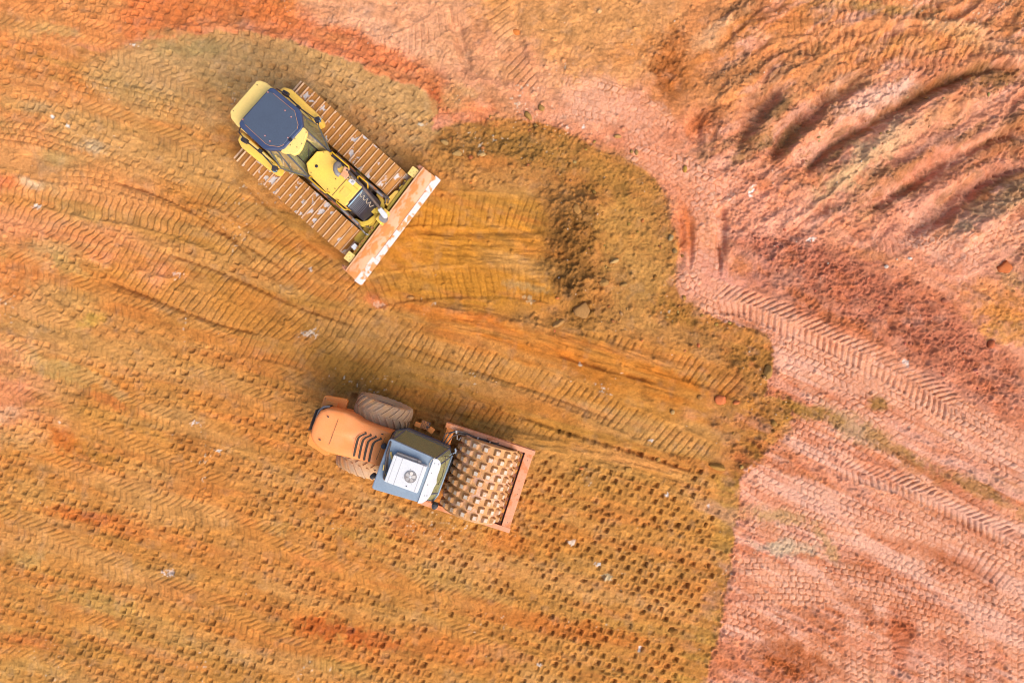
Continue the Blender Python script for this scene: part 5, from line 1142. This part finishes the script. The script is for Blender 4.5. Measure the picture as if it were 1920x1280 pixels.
part('visor_rivet', M['dark'], vz, lambda bm: [Lat(bm, [(0, 2.99), (.011, 2.99), (.011, 2.996), (0, 2.996)], 'Z', (x, y, 0), 8) for x, y in ((2.10, .30), (2.20, .31), (2.10, .05), (2.11, -.26), (2.13, -.54), (2.19, -.52))])
# air conditioner on the roof
ac = part('air_conditioner', M['white'], rf, lambda bm: (Bx(bm, (1.52, -.15, 3.08), (.86, .70, .23), 0, .02),), label='square white rooftop air-conditioning unit')
part('unit_seam', M['grey'], ac, lambda bm: (Bx(bm, (1.33, -.15, 3.196), (.008, .68, .004)), Bx(bm, (1.17, -.15, 3.196), (.006, .68, .004)), Bx(bm, (1.87, -.15, 3.196), (.008, .68, .004))))
part('side_duct', M['grey'], ac, lambda bm: (Bx(bm, (1.42, .235, 3.04), (.58, .07, .15), 0, .015), Lat(bm, [(0, 0), (.03, 0), (.03, .08), (0, .08)], 'X', (1.70, .25, 3.12), 10)))
fr = part('fan_ring', M['grey'], ac, lambda bm: Lat(bm, [(.135, 3.192), (.155, 3.20), (.150, 3.215), (.135, 3.215)], 'Z', (1.66, -.17, 0), 32))
part('fan_well', M['black'], fr, lambda bm: Lat(bm, [(0, 3.198), (.137, 3.198), (.137, 3.202), (0, 3.202)], 'Z', (1.66, -.17, 0), 28))
fbp = None
for k in range(5):
    def bladef(bm):
        Pr(bm, [(.03, -.018), (.06, -.046), (.11, -.055), (.128, -.02), (.128, .03), (.10, .045), (.05, .03), (.03, .015)], 3.206, lambda x, y: 3.212+.10*y+.006)
    o = part('fan_blade', M['chrome'], fr, bladef) if fbp is None else copy_part(fbp, fr)
    if fbp is None: fbp = o
    o.location = (1.66, -.17, 0); o.rotation_euler = (0, 0, k*2*math.pi/5+.3)
part('fan_hub', M['white'], fr, lambda bm: Lat(bm, [(0, 3.205), (.032, 3.205), (.028, 3.226), (0, 3.228)], 'Z', (1.66, -.17, 0), 16))
part('unit_cap', M['black'], ac, lambda bm: Lat(bm, [(0, 3.193), (.016, 3.193), (.016, 3.202), (0, 3.202)], 'Z', (1.64, -.42, 0), 10))
part('unit_screw', M['dark'], ac, lambda bm: [Lat(bm, [(0, 3.193), (.007, 3.193), (.007, 3.199), (0, 3.199)], 'Z', (1.66+.19*math.cos(a), -.17+.19*math.sin(a), 0), 6) for a in (.6, 1.9, 3.6, 5.2)])
part('roof_hose', M['hose'], rf, lambda bm: (Tb(bm, [(.84, .52, 2.55), (.86, .48, 2.90), (.90, .36, 3.02), (.90, .15, 3.03), (.95, -.08, 3.02), (1.0, -.30, 3.03), (1.03, -.46, 3.04), (1.08, -.50, 3.04)], .026, 8), Tb(bm, [(.90, .36, 3.0), (.94, .1, 3.0), (1.0, -.12, 3.0), (1.05, -.30, 3.03)], .016, 8)), smooth=True)
part('hose_tape', M['yband'], rf, lambda bm: (Bx(bm, (1.02, .11, 2.985), (.05, .20, .02), .55, .006), Bx(bm, (.94, -.22, 3.035), (.03, .14, .03), .2, .006), Bx(bm, (1.04, -.38, 3.0), (.03, .08, .02), .6, .005)))
part('roof_cable', M['ivory'], rf, lambda bm: (Tb(bm, [(2.06, .44, 2.98), (2.0, .36, 2.99), (1.97, .24, 2.985), (2.0, .16, 2.98)], .007, 5),))
part('front_cable', M['dark'], rl, lambda bm: (Tb(bm, [(2.28, .50, 2.6), (2.34, .2, 2.3), (2.36, -.15, 2.1), (2.34, -.3, 2.4), (2.30, -.24, 2.7)], .009, 5), Tb(bm, [(2.32, -.5, 2.2), (2.36, -.68, 2.0), (2.30, -.85, 1.9)], .012, 5), Tb(bm, [(2.2, .50, 2.75), (2.38, .45, 2.3), (2.44, .56, 1.9)], .010, 5)))
part('mirror', M['cabblue'], rl, lambda bm: (Tb(bm, [(2.34, .44, 2.05), (2.46, .56, 2.1), (2.48, .66, 2.2)], .014, 6), Bx(bm, (2.46, .64, 2.20), (.03, .12, .16), .5, .01)))
part('mirror', M['rubber'], rl, lambda bm: (Tb(bm, [(2.28, -.78, 2.0), (2.44, -.90, 2.1)], .016, 6), Lat(bm, [(0, 2.0), (.075, 2.0), (.085, 2.1), (.07, 2.24), (0, 2.26)], 'Z', (2.44, -.92, 0), 16)))
part('door_step', M['orange_s'], rl, lambda bm: Bx(bm, (2.05, -.93, 1.15), (.52, .10, .06), 0, .015))
part('dangling_wire', M['dark'], rl, lambda bm: (Tb(bm, [(2.20, -.90, 1.9), (2.22, -1.02, 1.5), (2.16, -1.10, 1.1), (2.20, -1.16, .8), (2.08, -1.22, .6)], .010, 5), Tb(bm, [(2.20, -1.08, 1.2), (2.30, -1.16, .9), (2.30, -1.24, .6)], .010, 5)))
sp = part('access_step', M['deck'], rl, lambda bm: (Bx(bm, (1.40, .80, 1.02), (.24, .22, .03), 0, .006),))
part('step_bracket', M['orange_s'], rl, lambda bm: (Bx(bm, (1.20, .74, .98), (.18, .13, .10), 0, .02), Bx(bm, (1.60, .72, .98), (.16, .16, .10), -.3, .02)))
part('step_tread', M['dark'], sp, lambda bm: [Bx(bm, (1.31+.045*i, .72+.04*j, 1.038), (.02, .016, .006)) for i in range(5) for j in range(5)])
part('fan_shroud', M['dark'], rl, lambda bm: Bx(bm, (.74, 0, 1.5), (.10, .95, .9), 0, .02))

# ================================================================== rocks, clods and gravel
sm, t, b = newmat('clod_soil')
oi = nd(t, 'ShaderNodeObjectInfo'); tc = nd(t, 'ShaderNodeTexCoord')
n1 = nd(t, 'ShaderNodeTexNoise', i_Scale=9.0, i_Detail=7.0, i_Roughness=.65); t.links.new(tc.outputs['Object'], n1.inputs['Vector'])
rr = ramp(t, .3, .7, (.78, .77, .75, 1), (1.2, 1.2, 1.2, 1)); t.links.new(n1.outputs[0], rr.inputs[0])
cc = mixc(t, 1.0, oi.outputs['Color'], rr.outputs[0], 'MULTIPLY'); t.links.new(cc, b.inputs['Base Color'])
b.inputs['Roughness'].default_value = .95; b.inputs['Specular IOR Level'].default_value = .2
bp = nd(t, 'ShaderNodeBump', i_Strength=.6, i_Distance=.02); t.links.new(n1.outputs[0], bp.inputs['Height']); t.links.new(bp.outputs[0], b.inputs['Normal'])
R0 = random.Random(5)
def rock_mesh(seed, sub=2, squash=.6, blocky=.5):
    bm = bmesh.new(); bmesh.ops.create_icosphere(bm, subdivisions=sub, radius=1.0)
    Q = random.Random(seed); planes = [(Vector((Q.uniform(-1, 1), Q.uniform(-1, 1), Q.uniform(-1, 1))).normalized(), Q.uniform(.55, .85)) for _ in range(9)]
    for v in bm.verts:
        p = v.co.copy()
        for n_, d_ in planes:
            k = p.dot(n_)
            if k > d_: p -= n_*(k-d_)*blocky*1.6 if blocky < .6 else n_*(k-d_)
        p *= 1+Q.uniform(-.03, .03); p.z *= squash; v.co = p
    m = bpy.data.meshes.new('stone'); bm.to_mesh(m); bm.free(); m.materials.append(sm); m.polygons.foreach_set('use_smooth', [True]*len(m.polygons)); return m
RM = [rock_mesh(i, 3 if i < 4 else 2, .55+.1*(i % 3), .7) for i in range(10)]
def rock(px, py, rx, ry, ang, mi, col, name, label, cat, group=None, h=None, bury=.25):
    x, y = (px-960)/PXM, (640-py)/PXM
    o = bpy.data.objects.new(name, RM[mi]); COL.objects.link(o)
    r = (rx+ry)/2/PXM; hh = h if h else r
    o.location = (x, y, gz(x, y)+hh*(.5-bury)*.6); o.rotation_euler = (R0.uniform(-.2, .2), R0.uniform(-.2, .2), math.radians(-ang))
    o.scale = (rx/PXM, ry/PXM, hh*1.1); a = alb(col); o.color = (*a, 1)
    o['label'] = label; o['category'] = cat
    if group: o['group'] = group
    return o
for a in [
    (1091, 580, 17, 19, 10, 0, (170, 124, 72), 'boulder', 'biggest brown boulder, half buried at the foot of the dark spoil heap', 'boulder'),
    (1046, 607, 15, 6, -30, 1, (180, 132, 76), 'rock_slab', 'narrow tilted slab of brown rock left of the biggest boulder', 'rock'),
    (1152, 489, 11, 6, -35, 2, (196, 156, 98), 'rock_slab', 'pale angular flat stone right of the dark spoil heap', 'rock'),
    (1081, 394, 8, 11, -20, 3, (180, 130, 70), 'stone', 'rounded stone at the top end of the dark spoil heap', 'stone'),
    (1131, 530, 11, 8, 0, 1, (176, 130, 72), 'stone', 'oval brown stone just above the biggest boulder', 'stone'),
    (1169, 533, 9, 6, -30, 2, (172, 128, 72), 'stone', 'brown stone second right of the biggest boulder', 'stone'),
    (1264, 472, 6, 7, 0, 4, (160, 124, 76), 'stone', 'small round stone on the border of spoil and orange soil', 'stone'),
    (1257, 446, 8, 6, -60, 5, (172, 144, 100), 'stone', 'pale grey stone on the spoil border above the small round stone', 'stone'),
    (1351, 749, 12, 10, 0, 3, (222, 122, 72), 'clod', 'bright orange-red clod in a dark hollow of the spoil', 'clod'),
    (1380, 754, 8, 5, -20, 4, (214, 122, 70), 'clod', 'flat orange clod right of the bright orange-red one', 'clod'),
    (1884, 500, 14, 14, 0, 0, (204, 112, 62), 'clod', 'big round reddish clod near the right edge of the picture', 'clod'),
    (1437, 698, 9, 15, 10, 1, (178, 132, 72), 'rock_slab', 'upright oval slab near the tip of the brown spoil', 'rock'),
    (1346, 874, 18, 8, 5, 2, (188, 136, 66), 'rock_slab', 'long low slab at the bottom end of the brown spoil', 'rock'),
    (1180, 880, 9, 7, 0, 3, (196, 142, 72), 'stone', 'light stone below the lowest track print', 'stone'),
    (1236, 862, 6, 9, 20, 5, (186, 136, 68), 'stone', 'upright stone beside the end of the lowest track print', 'stone'),
    (835, 268, 9, 7, 0, 2, (176, 138, 84), 'stone', 'rounded tan stone above the bulldozer blade', 'stone'),
    (858, 290, 10, 7, 0, 0, (180, 140, 84), 'stone', 'larger flat tan stone above the right end of the blade', 'stone'),
    (902, 292, 9, 6, 0, 1, (190, 150, 96), 'stone', 'pale stone right of the flat tan one above the blade', 'stone'),
    (884, 298, 7, 5, 20, 6, (196, 112, 62), 'clod', 'small orange clod between two tan stones above the blade', 'clod'),
    (990, 217, 6, 13, -25, 2, (170, 130, 70), 'stone', 'long brown stone on the top edge of the spoil', 'stone'),
    (1016, 204, 7, 9, -20, 4, (176, 134, 76), 'stone', 'angular stone above the top edge of the spoil', 'stone'),
    (1004, 236, 6, 5, 30, 7, (160, 122, 66), 'stone', 'small stone just inside the top edge of the spoil', 'stone'),
    (1158, 256, 8, 4, 0, 5, (190, 144, 86), 'stone', 'small flat stone on the pink soil above the spoil', 'stone'),
    (1193, 286, 5, 6, 0, 6, (178, 138, 84), 'stone', 'right one of two small stones side by side above the spoil', 'stone'),
    (1184, 285, 4, 5, 0, 7, (174, 134, 80), 'stone', 'left one of two small stones side by side above the spoil', 'stone'),
    (1283, 318, 5, 7, 0, 8, (196, 150, 70), 'stone', 'ochre stone lying alone on the pink soil', 'stone'),
    (1124, 22, 6, 5, -30, 5, (224, 176, 120), 'stone', 'pale stone near the top edge of the picture', 'stone'),
    (968, 58, 9, 6, 0, 3, (214, 128, 62), 'clod', 'orange clod beside the steep bank at the top', 'clod'),
    (1703, 485, 5, 3, 0, 9, (232, 214, 196), 'stone', 'small white stone on the pale pink soil', 'stone'),
    (1660, 500, 5, 4, 0, 8, (226, 200, 180), 'stone', 'small whitish stone at the edge of the dusky red soil', 'stone'),
    (1450, 794, 7, 7, 0, 4, (176, 128, 64), 'stone', 'brown stone at the right tip of the spoil', 'stone'),
    (1771, 565, 8, 7, 0, 4, (196, 118, 86), 'clod', 'dusky red clod in the red loose soil', 'clod'),
    (1860, 645, 8, 10, 20, 5, (190, 104, 66), 'clod', 'dark red clod near the orange bank', 'clod'),
    (1620, 893, 8, 6, 0, 3, (222, 150, 118), 'clod', 'pink clod on the fish-scale prints', 'clod'),
    (1262, 1182, 12, 10, 10, 1, (150, 100, 44), 'clod', 'dark brown clod at the lower corner of the pad prints', 'clod'),
    (770, 557, 9, 4, 0, 6, (196, 140, 80), 'stone', 'flat stone below the blade end', 'stone'),
    (1090, 878, 7, 5, 0, 7, (206, 122, 66), 'clod', 'small orange clod above the pad prints', 'clod'),
    (1260, 772, 5, 5, 0, 8, (202, 158, 98), 'stone', 'round stone in the orange strip below the upper track print', 'stone'),
    (1312, 745, 6, 5, 0, 9, (186, 128, 66), 'stone', 'brown stone left of the bright orange-red clod', 'stone')]:
    rock(*a)
# loose lumps nobody could tell apart
Q = random.Random(11)
def lump(px, py, r, col, name, label, group):
    rock(px, py, r*Q.uniform(.8, 1.3), r*Q.uniform(.6, .9), Q.uniform(0, 180), Q.randrange(4, 10), tuple(min(255, v*Q.uniform(.9, 1.1)) for v in col), name, label, 'clod', group, bury=.35)
tst = in_region(m_spoil, (800, 210, 1490, 900)); Rn = np.random.RandomState(3); kx = 0
while kx < 64:
    x, y = tst(Rn)
    if x is None: continue
    kx += 1; lump(x, y, Q.uniform(2.4, 5.2), Q.choice([(176, 128, 68), (188, 140, 80), (160, 112, 56), (198, 126, 66)]), 'clod', 'small brown clod lying loose in the spoil pushed by the bulldozer', 'loose clods in the brown spoil')
for k in range(30):
    tt = Q.random(); x = 1380+tt*440+Q.gauss(0, 34); y = 440+tt*260+Q.gauss(0, 26)
    lump(x, y, Q.uniform(2.2, 4.4), (190, 112, 84), 'clod', 'small dusky red clod on the loose red soil strip', 'loose clods on the red soil')
for k in range(26):
    tt = Q.random(); x = 1470+tt*400+Q.gauss(0, 22); y = 320-tt*170+Q.gauss(0, 22)
    lump(x, y, Q.uniform(2.2, 4.6), Q.choice([(168, 126, 84), (190, 150, 104), (176, 112, 70)]), 'clod', 'small clod crumbled off the rutted slope', 'loose clods on the rutted slope')
# gravel: one joined mesh of crumbs
bm = bmesh.new(); verts = []; faces = []; cols = []
base = [(-1, -.8, 0), (1, -.7, 0), (.9, .8, 0), (-.8, .9, 0), (-.1, .1, .9), (.35, -.1, .8)]
fcs = [(0, 1, 5, 4), (1, 2, 5), (2, 3, 4, 5), (3, 0, 4)]
bm.free(); RG2 = np.clip(RG, 0, 1); T2 = in_region(np.clip(.06+RG2*.9, 0, 1), (-10, -10, 1930, 1290)); cnt = 0
tgt = {}
while cnt < 5200:
    x, y = T2(Rn)
    if x is None: continue
    cnt += 1
    r = Rn.choice([.010, .013, .018, .026], p=[.4, .3, .2, .1]); a = Rn.rand()*6.28; X_, Y_ = (x-960)/PXM, (640-y)/PXM; z_ = gz(X_, Y_)
    o_ = len(verts); c_, s_ = math.cos(a), math.sin(a); e = .6+.5*Rn.rand()
    for vx, vy, vz in base: verts.append((X_+(vx*c_-vy*s_*e)*r, Y_+(vx*s_+vy*c_*e)*r, z_-.006+vz*r*1.0))
    for f in fcs: faces.append(tuple(o_+i for i in f))
    i = int((X_-xs[0])/STEP); j = int((Y_-ys[0])/STEP); cb = Cc[j, i]*KALB*(.85+.4*Rn.rand())
    if Rn.rand() < .10: cb = lin((228, 206, 182))*KALB
    cols += [(*cb, 1)]*len(base)
gme = bpy.data.meshes.new('gravel'); gme.from_pydata(verts, [], faces); gme.update()
ga = gme.color_attributes.new('soil', 'FLOAT_COLOR', 'POINT'); ga.data.foreach_set('color', np.array(cols, np.float32).ravel())
gme.materials.append(gm)
go = bpy.data.objects.new('gravel', gme); COL.objects.link(go); go['kind'] = 'stuff'; go['label'] = 'small crumbs and gravel scattered over the loose soil'; go['category'] = 'gravel'
